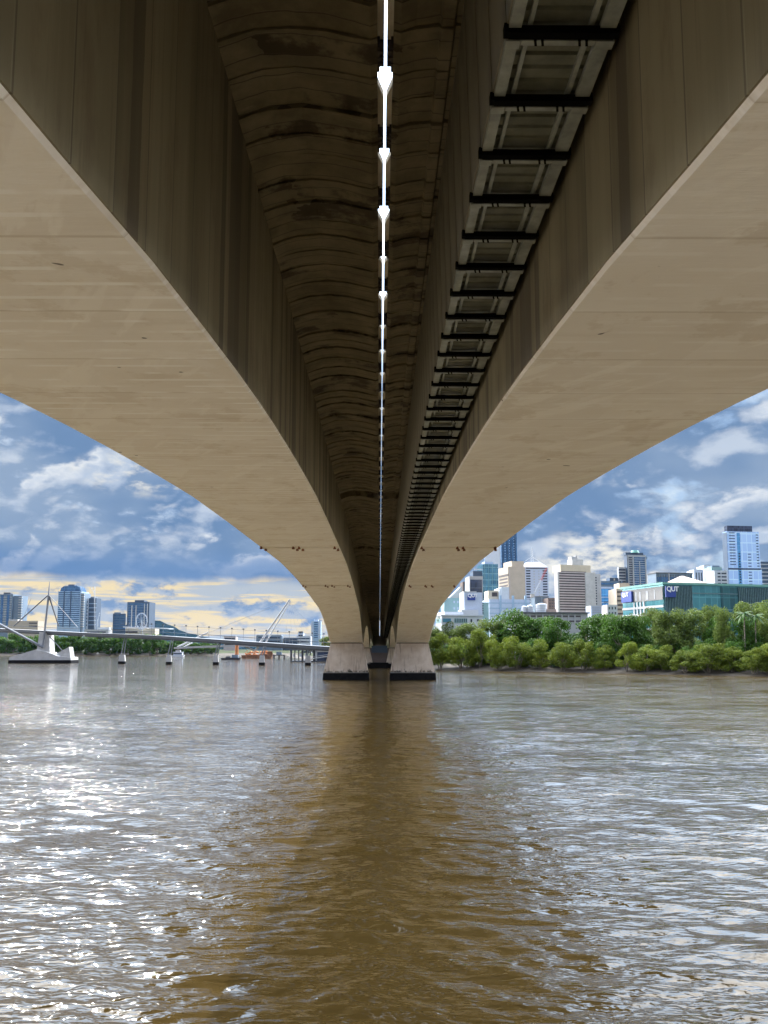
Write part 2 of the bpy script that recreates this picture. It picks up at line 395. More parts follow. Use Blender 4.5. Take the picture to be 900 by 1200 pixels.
# ------------------------------------------------------------------ river
def make_river():
    r = np.concatenate([np.geomspace(.6, 9, 60, endpoint=False), np.geomspace(9, 170, 520, endpoint=False), np.geomspace(170, 12000, 90)])
    inner = np.linspace(-31, 31, 300)
    phi = np.radians(np.concatenate([np.linspace(-180, -31, 24, endpoint=False), inner, np.linspace(31, 180, 25)[1:-1]]))
    rr, pp = np.meshgrid(r, phi, indexing='ij')
    X = rr * np.sin(pp); Y = rr * np.cos(pp); Z = np.zeros_like(X)
    sp = np.maximum(rr * .0057, rr * np.radians(62 / 300))
    sp = np.where(np.abs(pp) > R(31.5), 1e9, sp); sp = np.where(rr > 170, rr * .05, sp); sp = np.where(rr < 9, .06, sp)
    rg = np.random.default_rng(3)
    for i in range(70):
        L = np.exp(rg.uniform(np.log(.22), np.log(2.6)))
        th = R(180 + 14) + rg.normal(0, R(24))
        k = 2 * np.pi / L; kx, ky = k * np.sin(th), k * np.cos(th)
        A = .0037 * L ** .75 * rg.uniform(.5, 1.3)
        fade = np.clip((L / sp - 2.2) / 3., 0, 1)
        ph = rg.uniform(0, 6.28)
        arg = kx * X + ky * Y + ph + .8 * np.sin(.13 * X + .21 * Y + i)
        Z += fade * A * (np.sin(arg) + .25 * np.sin(2 * arg + 1.6))
    nr, nc = X.shape
    v = np.stack([X, Y, Z], -1).reshape(-1, 3)
    i = np.arange(nr - 1)[:, None] * nc; j = np.arange(nc)[None, :]; j2 = (j + 1) % nc
    f = np.stack([i + j, i + nc + j, i + nc + j2, i + j2], -1).reshape(-1, 4)
    f = [tuple(q) for q in f.tolist()] + [tuple(range(nc))]
    o = mesh('river', v.tolist(), f, 'muddy_river_water', None, True)
    return tag(o, kind='structure')
make_river()

# ------------------------------------------------------------------ banks and hill
def bank(name, line, off, prof, m):
    v, f = [], []
    n = len(prof)
    for (x, y) in line:
        for t_, z in prof:
            v.append((x + off[0] * t_, y + off[1] * t_, z))
    for i in range(len(line) - 1):
        for k in range(n - 1):
            a = i * n + k; f.append((a, a + n, a + n + 1, a + 1))
    return tag(mesh(name, v, f, m, None, True), kind='structure')
RL = [(520, -264), (140, 100), (112, 127), (92, 147), (74.3, 164.4), (60, 178), (44, 193), (29, 207.5), (14.4, 222), (9, 238), (6, 262), (0, 300), (-12, 350), (-34, 450), (-60, 600), (-85, 800), (-95, 1500)]
def subdiv(L, step):
    out = []
    for (a, b) in zip(L, L[1:]):
        n = max(1, int(math.hypot(b[0] - a[0], b[1] - a[1]) / step))
        out += [(a[0] + (b[0] - a[0]) * i / n, a[1] + (b[1] - a[1]) * i / n) for i in range(n)]
    return out + [L[-1]]
def rough(L, s):
    rg = random.Random(5)
    return [(x + rg.uniform(-s, s), y + rg.uniform(-s, s)) for x, y in L]
bank('mud_bank', rough(subdiv(RL, 4), .4), (.8, .6), [(-4, -1.2), (0, .02), (1.2, .35), (4, .8), (7, 1.4)], 'mud')
bank('riverside_ground', RL, (.8, .6), [(6, 1.1), (12, 2.2), (30, 3.0), (80, 4.), (400, 6.), (6000, 12.)], 'grassy_ground')
LL = [(-4000, 640), (-1400, 760), (-700, 800), (-383, 812), (-200, 835), (-80, 850)]
bank('far_beach', rough(subdiv(LL, 15), 1.), (0, 1), [(-6, -1.), (0, .05), (4, .7), (12, 2.2)], 'mud')
bank('far_bank_ground', LL, (0, 1), [(11, 1.8), (30, 4.), (200, 6.), (9000, 10.)], 'grassy_ground')

def make_hill():
    xs = np.linspace(-2600, 200, 90); ys = np.linspace(4300, 7000, 24)
    X, Y = np.meshgrid(xs, ys, indexing='ij')
    g = lambda cx, cy, sx, sy, h: h * np.exp(-((X - cx) / sx) ** 2 - ((Y - cy) / sy) ** 2)
    Z = g(-1450, 5200, 170, 500, 150) + g(-1310, 5200, 110, 450, 55) + g(-1150, 5200, 160, 500, 75) + g(-1900, 5400, 400, 500, 110) + g(-800, 5600, 420, 500, 62) - 6
    Z += 5 * np.sin(X * .045) * np.sin(Y * .03) + 3 * np.sin(X * .11 + Y * .05)
    nr, nc = X.shape
    f = [(i * nc + j, (i + 1) * nc + j, (i + 1) * nc + j + 1, i * nc + j + 1) for i in range(nr - 1) for j in range(nc - 1)]
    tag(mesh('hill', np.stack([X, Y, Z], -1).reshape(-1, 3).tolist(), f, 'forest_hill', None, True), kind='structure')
make_hill()

# ------------------------------------------------------------------ the twin bridge
YP1, YP2 = 146., 244.
def grade(Y):
    if Y > 130: return grade(130) - .0172 * (Y - 130)
    if Y < 0: return 0.0
    return .75 * (1 - ((Y - 72) / 72) ** 2)
def dz_deck(Y): return 15.15 + grade(Y)
SOF = [(-60, 10.6), (-45, 9.7), (-30, 8.), (-18, 6.3), (-9, 6.3), (-4, 7.4), (0, 8.25), (3, 8.75), (6, 9.15), (7.2, 9.32), (10.3, 9.78), (14, 10.2), (18, 10.62), (23, 11.02), (27, 11.28), (31, 11.5), (37, 11.8),
       (47, 12.02), (60, 12.22), (72, 12.38), (85, 12.18), (98, 11.75), (107, 11.3), (117, 10.85), (124, 10.2), (131, 9.15), (138, 7.85), (143, 6.75), (146, 6.3), (151, 6.3),
       (155, 6.9), (162, 8.), (172, 9.3), (184, 10.2), (196, 10.5), (208, 10.2), (220, 9.2), (232, 7.4), (240, 6.05), (244, 5.75), (249, 5.75), (257, 7.0), (268, 8.4), (285, 9.0), (300, 8.7), (420, 6.2)]
_sy, _sz = np.array([a for a, _ in SOF]), np.array([b for _, b in SOF])
def soffit(Y): return float(np.interp(Y, _sy, _sz))
ST = [-60 + 3.05 * i for i in range(158)]
ST = sorted(set([round(y, 3) for y in ST if all(abs(y - k) > .8 for k in (146, 151, 244, 249, 60, 92))] + [146., 151., 244., 249., 60., 92.]))

JOINTS = (60., 92.)
def loft(secs):
    n = len(secs[0]); v = [p for s in secs for p in s]; f = []
    for i in range(len(secs) - 1):
        for k in range(n):
            a, b = i * n + k, i * n + (k + 1) % n
            f.append((a, b, b + n, a + n))
    f.append(tuple(range(n))[::-1]); f.append(tuple(range((len(secs) - 1) * n, len(secs) * n)))
    return v, f

def make_bridge(s):
    side = 'shadier carriageway bridge with the plain inner wall and mottled cream soffit, over the glittering water' if s < 0 else 'carriageway bridge with the steel service trough slung along its inner wall, nearer the treed bank'
    root = thing('road_bridge', side, 'bridge', (0, 0, 0))
    X = lambda a: s * a
    # box girder: two webs and closed top
    secs = []
    for Y in ST:
        z, zt = soffit(Y) + .05, dz_deck(Y) + .05
        q = [(X(2.8), Y, z), (X(8.4), Y, z), (X(8.4), Y, zt), (X(2.8), Y, zt)]
        secs.append(q if s > 0 else q[::-1])
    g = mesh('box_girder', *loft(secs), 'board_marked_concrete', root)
    secs = []
    for Y in ST:
        z = soffit(Y)
        q = [(X(2.802), Y, z + .075), (X(2.87), Y, z), (X(8.33), Y, z), (X(8.398), Y, z + .075)]
        secs.append(q if s > 0 else q[::-1])
    mesh('soffit', *loft(secs), 'cream_soffit_paint', g)
    # rusty anchors either side of the two half joints, and the joint lips
    rg = random.Random(11 + s)
    for J in JOINTS:
        zj = soffit(J)
        b = MB(); b.box(min(X(2.95), X(8.3)), max(X(2.95), X(8.3)), J - .28, J - .05, soffit(J) - .05, soffit(J) + .1)
        b.box(min(X(2.95), X(8.3)), max(X(2.95), X(8.3)), J + .05, J + .28, soffit(J) - .05, soffit(J) + .1)
        b.build('joint_lip', 'cream_soffit_paint', g)
        for xa in (3.05, 5.55, 5.95, 8.2) if J < 80 else (3.3, 5.0, 5.7, 8.1):
            for dy_, dx_ in ((-.55, -.09), (.50, .09)):
                m = MB(); x = X(xa) + dx_
                m.box(x - .045, x + .045, J + dy_ - .32, J + dy_ + .32, zj - .10, zj + .03)
                m.box(x - .09, x + .09, J + dy_ - .12, J + dy_ + .05, zj - .17, zj - .08)
                m.build('anchor_bracket', 'rusty_steel', g)
    # deck cast in short lengths with slightly uneven undersides
    if s < 0: prof = [(.04, .06), (.16, .02), (.5, .10), (.95, .20), (1.55, .26), (2.15, .20), (2.5, .10), (2.79, -.02)]
    else: prof = [(.24, .06), (.36, .02), (.62, .10), (1.02, .16), (1.06, .10), (1.26, .10), (1.30, .17), (2.1, .14), (2.79, -.02)]
    b = MB(); y = -60.
    while y < 420:
        y1 = min(y + rg.uniform(.75, 1.25), 420)
        if any(y < J + .45 and y1 > J - .45 for J in JOINTS):
            lift = .42
        else: lift = rg.uniform(-.022, .022)
        tilt = rg.uniform(.02, .06) if lift < .3 else 0.
        wob = [rg.uniform(-.012, .012) for _ in prof]
        def sec(yy):
            z0 = dz_deck(yy) + lift + (tilt if yy > y + .1 else 0.)
            pts = [(X(a), yy, z0 + h + w_) for (a, h), w_ in zip(prof, wob)]
            zt = dz_deck(yy) + .62
            pts += [(X(2.79), yy, z0 + .07 if lift < .3 else dz_deck(yy) + .3), (X(8.41), yy, dz_deck(yy) + .06), (X(8.41), yy, dz_deck(yy)), (X(10.), yy, dz_deck(yy) + .3), (X(10.), yy, zt), (X(prof[0][0]), yy, zt)]
            return pts if s > 0 else pts[::-1]
        v, f = loft([sec(y), sec(y1 - .002)]); b.raw(v, f); y = y1
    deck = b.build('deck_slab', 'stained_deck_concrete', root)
    for nm, xa, xb, hh in (('edge_barrier', 9.7, 9.98, 1.75), ('median_barrier', .34, .55, 1.5)):
        secs = []
        for Y in ST:
            z = dz_deck(Y)
            q = [(X(xa), Y, z + .6), (X(xb), Y, z + .6), (X(xb), Y, z + hh), (X(xa), Y, z + hh)]
            secs.append(q if s > 0 else q[::-1])
        mesh(nm, *loft(secs), 'pale_concrete', deck)
    # chamfered infill panels and brackets that narrow the slot between the two decks
    x0 = -.05 if s < 0 else .25; x1 = .078 if s < 0 else .128
    sg = 1 if s < 0 else -1
    pm = MB(); c = .17
    poly = [(x0, -.95), (x0 + sg * .012, -.95), (x1, -.95 + c * 2.4), (x1, .95 - c * 2.4), (x0 + sg * .012, .95), (x0, .95)]
    pm.hexa([(a, b_, .34) for a, b_ in (poly if sg > 0 else poly[::-1])], [(a, b_, .48) for a, b_ in (poly if sg > 0 else poly[::-1])])
    bk = MB()
    for q in (0., .16, .32): bk.box(min(x0, x1), max(x0, x1) , .38 + q, .46 + q, .10, .33)
    bk.box(min(x0, x0 + sg * .05), max(x0, x0 + sg * .05), .3, .95, .12, .33)
    pan = br = None
    for k in range(-8, 92):
        Yc = 13.6 + 2.55 * k + (.10 * math.sin(k * 2.7) if k else 0.)
        if pan is None: pan = pm.build('slot_panel', 'beige_panel', deck); br = bk.build('slot_bracket', 'brown_bracket', deck); o, o2 = pan, br
        else:
            o = pan.copy(); link(o, deck); o2 = br.copy(); link(o2, deck)
        o.location = (0, Yc, dz_deck(Yc)); o2.location = (0, Yc, dz_deck(Yc))
    # piers: flared leaf walls standing on black tide-stained footings
    for yp, zt, d in ((-17.5, 6.25, 8), (YP1, 6.18, 5), (YP2, 5.65, 5)):
        def ring(e0, e1, yy0, yy1, z):
            q = [(X(e0), yy0, z), (X(e1), yy0, z), (X(e1), yy1, z), (X(e0), yy1, z)]
            return q if s > 0 else q[::-1]
        p = MB().hexa(ring(1.92, 9.42, yp - .3, yp + d + .3, 1.3), ring(2.84, 8.36, yp + .15, yp + d - .15, zt)).build('pier', 'pier_concrete', root)
        MB().hexa(ring(1.55, 9.8, yp - .45, yp + d + .45, -3.), ring(1.80, 9.52, yp - .38, yp + d + .38, 1.2)).build('footing', 'tide_black_concrete', p)
        MB().hexa(ring(1.94, 9.40, yp - .28, yp + d + .28, 1.19), ring(1.93, 9.41, yp - .28, yp + d + .28, 1.31)).build('footing_lip', 'grey_concrete', p)
        MB().box(min(X(3.), X(8.2)), max(X(3.), X(8.2)), yp + .3, yp + d - .3, zt - .02, zt + .15).build('bearing', 'black_steel', p)
    return root
make_bridge(-1); make_bridge(1)
pc = MB().box(-2.6, 2.6, YP2 - 1., YP2 + 6, -2, 1.55).build('pile_cap', 'tide_black_concrete')
tag(pc, 'black pile cap spanning the gap between the two farther piers', 'pile cap')
ab = thing('abutment', 'dark concrete abutment closing the far end beneath the bridge decks', 'abutment', (0, 306, 0))
box('abutment_wall', 'brown_wall', ab, -11, 11, 0, 6, -1, 5.9); box('crosshead', 'dark_blue_wall', ab, -2.75, 2.75, -4, -1.5, 4.2, 6.6); box('end_wall', 'brown_wall', ab, -2.7, 2.7, 60, 61, 0, 11.2)

# service trough hung under the deck of the bridge on the tree side
def make_trough():
    root = thing('service_trough', 'long galvanised steel service trough with black crossbeams hanging between the decks', 'service trough')
    zt = lambda Y: 11.70 + grade(Y)
    ys = [-5 + 3 * i for i in range(101)]
    def strip(name, xa, xb, za, zb, m):
        secs = [[(xa, Y, zt(Y) + za), (xb, Y, zt(Y) + za), (xb, Y, zt(Y) + zb), (xa, Y, zt(Y) + zb)] for Y in ys]
        return mesh(name, *loft(secs), m, root)
    strip('rail', 1.44, 1.58, .03, .10, 'galvanised_steel'); strip('rail', 2.46, 2.64, .03, .10, 'galvanised_steel')
    strip('inner_angle', 1.66, 1.71, .08, .13, 'galvanised_steel'); strip('inner_angle', 2.34, 2.40, .08, .13, 'galvanised_steel')
    # ribbed floor sheet
    v, f = [], []; y = -5.; row = []
    while y < 294:
        for o_, zz in ((0, .14), (.17, .14), (.19, .18), (.225, .18), (.244, .14)):
            row.append((y + o_, zz))
        y += .244
    for yy, zz in row:
        for xx in (1.56, 2.5): v.append((xx, yy, zt(yy) + zz))
    f = [(2 * i, 2 * i + 1, 2 * i + 3, 2 * i + 2) for i in range(len(row) - 1)]
    mesh('floor_sheet', v, f, 'trough_sheet', root)
    strip('upright_wall', 2.60, 2.66, .12, 1.0, 'screen_sheet')
    # crossbeams, one every 1.22 m: black channel and pale lip, square caps at the rail ends
    cb = MB().box(1.45, 2.63, -.055, .055, -.03, .06).box(1.39, 1.46, -.055, .055, -.02, .09).box(2.62, 2.68, -.055, .055, -.02, .09)
    lip = MB().box(1.60, 2.44, .067, .145, -.034, .06)
    cap = MB().box(1.42, 1.59, .08, .21, -.03, .04); cap2 = MB().box(2.45, 2.655, .08, .21, -.03, .04)
    brk = MB()
    for xx in (1.74, 1.82, 2.24, 2.32): brk.raw([(xx, .066, -.04), (xx + .03, .066, -.04), (xx + .05, .148, -.04), (xx + .02, .148, -.04), (xx, .066, .03), (xx + .03, .066, .03), (xx + .05, .148, .03), (xx + .02, .148, .03)], [(3, 2, 1, 0), (4, 5, 6, 7), (0, 1, 5, 4), (1, 2, 6, 5), (2, 3, 7, 6), (3, 0, 4, 7)])
    brk.box(1.74, 2.37, .09, .12, -.02, .02)
    pan = MB().raw([(1.42, -.57, .10), (1.42, .57, .10), (1.34, .57, 3.3), (1.34, -.57, 3.3), (1.46, -.57, .10), (1.46, .57, .10), (1.38, .57, 3.3), (1.38, -.57, 3.3)], [(0, 1, 2, 3), (7, 6, 5, 4), (0, 4, 5, 1), (1, 5, 6, 2), (2, 6, 7, 3), (3, 7, 4, 0)])
    far = {k: MB() for k in 'cb lip cap pan'.split()}
    proto = None
    for k in range(-8, 233):
        Y = 8.85 + 1.22 * k
        if k < 92:
            if proto is None:
                a = cb.build('crossbeam', 'black_steel', root); l_ = lip.build('beam_lip', 'galvanised_steel', a); c_ = cap.build('end_cap', 'galvanised_steel', a); cap2.build('end_cap', 'galvanised_steel', a); b_ = brk.build('cleat', 'black_steel', a)
                p_ = pan.build('side_panel', 'screen_sheet', root); proto = (a, p_)
            else:
                a = clone(proto[0], root); p_ = clone(proto[1], root)
            a.location = (0, Y, zt(Y)); p_.location = (0, Y + .6, zt(Y))
        else:
            for key, src in (('cb', cb), ('lip', lip), ('pan', pan)):
                far[key].raw([(x, y_ + Y + (.6 if key == 'pan' else 0), z + zt(Y)) for x, y_, z in src.v], src.f)
    for key, nm, m in (('cb', 'crossbeam', 'black_steel'), ('lip', 'beam_lip', 'galvanised_steel'), ('pan', 'side_panel', 'screen_sheet')):
        o = far[key].build(nm, m, root); o['kind'] = 'stuff'
make_trough()

# ------------------------------------------------------------------ trees
LEAF = np.array([[-.5, 0, 0], [0, -.28, .06], [.5, 0, 0], [0, .28, .06]])
def crown_mesh(name, seed, nclump, leaves, size, flat, m, spread=1., lowest=.12):
    """unit-ish crown about 2 wide and 2 high (z 0..2): leaf-sized faces scattered through clumps"""
    rg = np.random.default_rng(seed); V = []; Fc = []
    cl = []
    for i in range(nclump):
        a = rg.uniform(0, 2 * np.pi); hgt = rg.uniform(lowest, 1.) + rg.normal() * .05
        rad = np.sqrt(rg.uniform(.12, 1)) * np.sqrt(max(.05, 1 - (abs(hgt - .45) / .68) ** 2)) * .78 * spread
        cl.append((rad * np.cos(a), rad * np.sin(a), (hgt * 1.62 + .1) * flat, rg.uniform(.13, .40)))
    tot = sum(c[3] ** 2 for c in cl)
    pts = []; nrm = []
    for (cx, cy, cz, cr) in cl:
        n = int(leaves * cr ** 2 / tot)
        dvec = rg.normal(size=(n, 3)); dvec /= np.linalg.norm(dvec, axis=1)[:, None]
        rad = cr * rg.uniform(.45, 1.08, n) ** .6
        q = dvec * rad[:, None]; q[:, 2] *= .72
        pts.append(q + [cx, cy, cz]); nrm.append(dvec)
    pts = np.concatenate(pts); nrm = np.concatenate(nrm); n = len(pts)
    nn = nrm * .8 + rg.normal(size=(n, 3)) * .55 + [0, 0, .35]; nn /= np.linalg.norm(nn, axis=1)[:, None]
    t1 = np.cross(nn, rg.normal(size=(n, 3))); t1 /= np.linalg.norm(t1, axis=1)[:, None]
    t2 = np.cross(nn, t1); sz = size * rg.uniform(.6, 1.35, n)
    V = pts[:, None, :] + sz[:, None, None] * (LEAF[None, :, 0, None] * t1[:, None] + LEAF[None, :, 1, None] * t2[:, None] + LEAF[None, :, 2, None] * nn[:, None])
    me = bpy.data.meshes.new(name); me.from_pydata(V.reshape(-1, 3).tolist(), [], [tuple(q) for q in np.arange(4 * n).reshape(-1, 4).tolist()])
    me.materials.append(MATS[m]); me.update()
    return me, cl
def trunk_mesh(name, seed, cl, low):
    rg = random.Random(seed); b = MB()
    b.bar((0, 0, -.15), (.02, .03, low), .055, .04, 7)
    for k in range(4):
        a = rg.uniform(0, 6.28); b.bar((.06 * math.cos(a), .06 * math.sin(a), -.15), (.36 * math.cos(a), .36 * math.sin(a), low * 1.5), .035, .018, 5)
    for (cx, cy, cz, cr) in cl[:9]:
        mid = Vector((cx * .45, cy * .45, low + (cz - low) * .45))
        b.bar((.02, .03, low * .8), mid, .03, .018, 5); b.bar(mid, (cx, cy, cz), .018, .007, 5)
    me = bpy.data.meshes.new(name); me.from_pydata(b.v, [], b.f); me.materials.append(MATS['bark']); me.update()
    return me
KINDS = {}
def kind(key, m, n, nclump, leaves, size, flat=1., spread=1., lowest=.12):
    KINDS[key] = []
    for i in range(n):
        cm, cl = crown_mesh(key + '_crown', hash(key) % 0 if False else sum(map(ord, key)) + 17 * i, nclump, leaves, size, flat, m, spread, lowest)
        KINDS[key].append((cm, trunk_mesh(key + '_trunk', i, cl, .45)))
kind('mangrove', 'mangrove_leaf', 7, 40, 9000, .075, 1., 1.08, .10)
kind('fig', 'fig_leaf', 4, 40, 9000, .085, .9, 1.08)
kind('gum', 'grey_gum_leaf', 3, 34, 9000, .075)
kind('small', 'fig_leaf', 3, 26, 2600, .16, .95, 1.15, .0)
def tree(name, key, i, loc, wdt, hgt, label, cat='tree', group=None):
    cm, tm = KINDS[key][i % len(KINDS[key])]
    t_ = thing(name, label, cat, loc, (i * 2.399) % 6.28, group)
    for nm, me in (('trunk', tm), ('crown', cm)):
        o = bpy.data.objects.new(nm, me); link(o, t_)
        o.scale = (wdt / 2, wdt / 2, hgt / 1.85)
    return t_
ORD = 'first second third fourth fifth sixth seventh eighth ninth tenth eleventh twelfth thirteenth fourteenth fifteenth sixteenth seventeenth eighteenth nineteenth twentieth'.split()
ORD += ['twenty-' + o for o in ORD[:9]] + ['thirtieth'] + ['thirty-' + o for o in ORD[:9]]
# front row along the waterline: (picture x of the middle, width px, top y)
FRONT = [(516, 34, 742), (541, 36, 748), (562, 30, 739), (583, 30, 744), (606, 34, 748), (634, 34, 752), (660, 32, 752), (684, 32, 749), (710, 27, 757), (735, 26, 754), (757, 36, 756), (778, 30, 758), (803, 34, 764), (829, 44, 753), (858, 34, 758), (883, 32, 760), (905, 36, 756), (930, 44, 752), (955, 40, 756)]
def bankpoint(x, back):
    """the spot BACK metres inland of the waterline seen at picture x"""
    r = ray(x, 765); best = None
    for (a, b) in zip(RL, RL[1:]):
        A = Vector((a[0] + .8 * back, a[1] + .6 * back)); B = Vector((b[0] + .8 * back, b[1] + .6 * back)); dd = B - A
        den = r.x * dd.y - r.y * dd.x
        if abs(den) < 1e-6: continue
        t_ = (A.x * dd.y - A.y * dd.x) / den; u_ = (A.x * r.y - A.y * r.x) / den
        if t_ > 0 and -.001 <= u_ <= 1.001 and (best is None or t_ < best): best = t_
    return r.x * best, r.y * best
TG = ['mangroves along the waterline', 'dark trees behind the mangroves', 'pale gum trees on the bank']
shape = ['round bushy', 'upright', 'low spreading', 'ragged', 'full crowned']
for i, (x, wp, yt) in enumerate(FRONT):
    bx, by = bankpoint(x, 1.6 + 1.1 * (i % 3)); h_ = CAM_Z + (762.2 - yt) * by / 1000 - .5
    tree('mangrove_tree', 'mangrove', i, (bx, by, .5), wp * by / 1000 * 1.1, h_, f'{shape[i % 5]} olive green mangrove at the waterline, {ORD[i]} along from the bridge pier', 'mangrove', TG[0])
REAR = [(508, 24, 736, 'g'), (524, 40, 727, 'g'), (548, 36, 730, 'g'), (575, 44, 726, 'g'), (602, 54, 716, 'f'), (632, 46, 719, 'f'), (655, 40, 722, 'f'), (688, 66, 714, 'f'), (716, 40, 721, 'f'), (730, 50, 714, 'f'), (748, 34, 722, 'f'), (765, 34, 712, 'g'), (789, 42, 713, 'g'), (812, 50, 720, 'g'), (836, 26, 708, 'g'), (852, 26, 712, 'g'), (846, 36, 724, 'f'), (882, 46, 705, 'g'), (873, 34, 722, 'f'), (905, 44, 712, 'g'), (935, 50, 708, 'f'), (965, 50, 712, 'g')]
cf = cg = 0
for i, (x, wp, yt, k) in enumerate(REAR):
    bx, by = bankpoint(x, 12 + 5 * (i % 3)); h_ = CAM_Z + (762.2 - yt) * by / 1000 - 2
    if k == 'f': lb = f'dark green broad tree behind the mangrove row, {ORD[cf]} dark one from the bridge'; cf += 1
    else: lb = f'pale olive feathery tree behind the mangrove row, {ORD[cg]} pale one from the bridge'; cg += 1
    tree('fig_tree' if k == 'f' else 'gum_tree', 'fig' if k == 'f' else 'gum', i, (bx, by, 2.), wp * by / 1000 * 1.25, h_, lb, 'tree', TG[1 if k == 'f' else 2])
# understorey that closes the gaps at the foot of the trees
for i in range(26):
    x = 506 + i * 17.; bx, by = bankpoint(x, 7 + 2.5 * (i % 3)); hh = 5.2 + 1.6 * ((i * 7) % 5) / 4
    tree('shrub', 'fig', i + 1, (bx, by, .9), 6.5, hh, f'dark shrub in the shade between mangrove trunks, {ORD[i]} along from the bridge pier', 'shrub', 'shrubs beneath the riverside trees')
# two palms over the right hand trees
def palm(x, yt, back, label):
    bx, by = bankpoint(x, back); h_ = CAM_Z + (762.2 - yt) * by / 1000 - 2
    t_ = thing('palm_tree', label, 'palm', (bx, by, 2), 0)
    MB().bar((0, 0, 0), (.2, 0, h_), .16, .12, 8).build('trunk', 'bark', t_)
    for k in range(15):
        a = k * 2.4; up = .9 - .11 * k; b = MB(); L = 2.1; v = []; n = 7
        for q in range(n + 1):
            u = q / n; px_ = u * L * math.cos(up * (1 - u)); pz = L * u * math.sin(up) - 1.5 * u * u
            wdt = .34 * math.sin(math.pi * min(1, u * .9 + .1))
            for sgn in (-1, 0, 1):
                v.append((.2 + px_ * math.cos(a) - sgn * wdt * math.sin(a), px_ * math.sin(a) + sgn * wdt * math.cos(a), h_ + pz - abs(sgn) * wdt * .5))
        f = []
        for q in range(n):
            for c in (0, 1): f.append((3 * q + c, 3 * q + c + 1, 3 * q + c + 4, 3 * q + c + 3))
        b.raw(v, f); b.build('frond', 'palm_leaf', t_)
palm(873, 719, 9, 'palm with drooping fronds rising above the mangroves, below the tall light blue tower')
palm(886, 722, 10, 'shorter palm beside another palm above the mangroves near the frame edge')
# far bank trees on the left
for i in range(34):
    x = -16 + i * 8.0; Yt = 832 + 12 * (i % 3); yt = 742 + 4 * ((i * 5) % 4) / 3 + (0 if x < 190 else 5 + (x - 190) * .08)
    q = P(x, 766, Yt); hh = CAM_Z + (762.2 - yt) * Yt / 1000 - 2
    tree('riverbank_tree', 'small', i, (q.x, Yt, 2.), 17.5, hh, f'dark green tree on the far beach beyond the footbridge, {ORD[i]} from the frame edge inward', 'tree', 'trees on the far bank')
q = P(384, 752, 520); tree('riverbank_tree', 'gum', 2, (q.x, 520, 4), 12, 9.5, 'lone pale green tree against the left flank of the pier', 'tree')

# ------------------------------------------------------------------ buildings
def seat(xc, Y, a, x0=None, x1=None, ztop=None, zb=3.):
    """corner on picture column xc at distance Y; lengths so that the faces end on columns x1 (along the front) and x0 (along the left side)"""
    C = P(xc, 762, Y); C = Vector((C.x, C.y)); rd = Vector((math.cos(a), math.sin(a))); bd = Vector((-math.sin(a), math.cos(a)))
    def reach(d_, x):
        r = ray(x, 762); den = d_.x * r.y - d_.y * r.x
        return -(C.x * r.y - C.y * r.x) / den
    return C, (reach(rd, x1) if x1 is not None else None), (reach(bd, x0) if x0 is not None else None)
class Bld:
    def __init__(s, name, label, cat, xc, x0, x1, ytop, Y, a=0., d=None, m='white_paint', zb=2.5, group=None, body='wall'):
        C, s.w, dd = seat(xc, Y, a, x0, x1)
        s.d = dd if dd is not None else (d or s.w * .8)
        s.d = min(max(s.d, 3), 120)
        s.a = a; s.Y = Y; s.zb = zb; s.H = CAM_Z + (762.2 - ytop) * Y / 1000 - zb
        s.r = thing(name, label, cat, (C.x, C.y, zb), a, group)
        s.body = box(body, m, s.r, 0, s.w, 0, s.d, -3, s.H)
        s.n = 0
    def z(s, y): return CAM_Z + (762.2 - y) * s.Y / 1000 - s.zb
    def part(s, name, m, *b): return box(name, m, s.r, *b)
    def fr(s, name, m, u0, u1, z0, z1, out=.12, deep=.3): return box(name, m, s.r, s.w * u0, s.w * u1, -out, deep, z0, z1)
    def le(s, name, m, u0, u1, z0, z1, out=.12, deep=.3): return box(name, m, s.r, -out, deep, s.d * u0, s.d * u1, z0, z1)
    def rows(s, face, m, u0, u1, z0, z1, n, fill=.5, name='window', out=.12):
        h = (z1 - z0) / n
        for i in range(n): getattr(s, face)(name, m, u0, u1, z0 + h * (i + .5 - fill / 2), z0 + h * (i + .5 + fill / 2), out)
    def cols(s, face, m, u0, u1, z0, z1, n, fill=.5, name='mullion', out=.2):
        h = (u1 - u0) / n
        for i in range(n): getattr(s, face)(name, m, u0 + h * (i + .5 - fill / 2), u0 + h * (i + .5 + fill / 2), z0, z1, out)
    def grid(s, face, m, u0, u1, z0, z1, nx, nz, fx=.5, fz=.5, name='window'):
        h = (u1 - u0) / nx
        for i in range(nx): s.rows(face, m, u0 + h * (i + .5 - fx / 2), u0 + h * (i + .5 + fx / 2), z0, z1, nz, fz, name)
def text(body, size, m, parent, loc, rot=(R(90), 0, 0), ex=.05, name='lettering'):
    cu_ = bpy.data.curves.new(name, 'FONT'); cu_.body = body; cu_.size = size; cu_.extrude = ex; cu_.offset = size * .022; cu_.space_character = .88
    tmp = bpy.data.objects.new(name, cu_); COL.objects.link(tmp)
    me = bpy.data.meshes.new_from_object(tmp.evaluated_get(bpy.context.evaluated_depsgraph_get()))
    bpy.data.objects.remove(tmp)
    me.materials.clear(); me.materials.append(MATS[m])
    o = bpy.data.objects.new(name, me); link(o, parent); o.location = loc; o.rotation_euler = rot
    return o

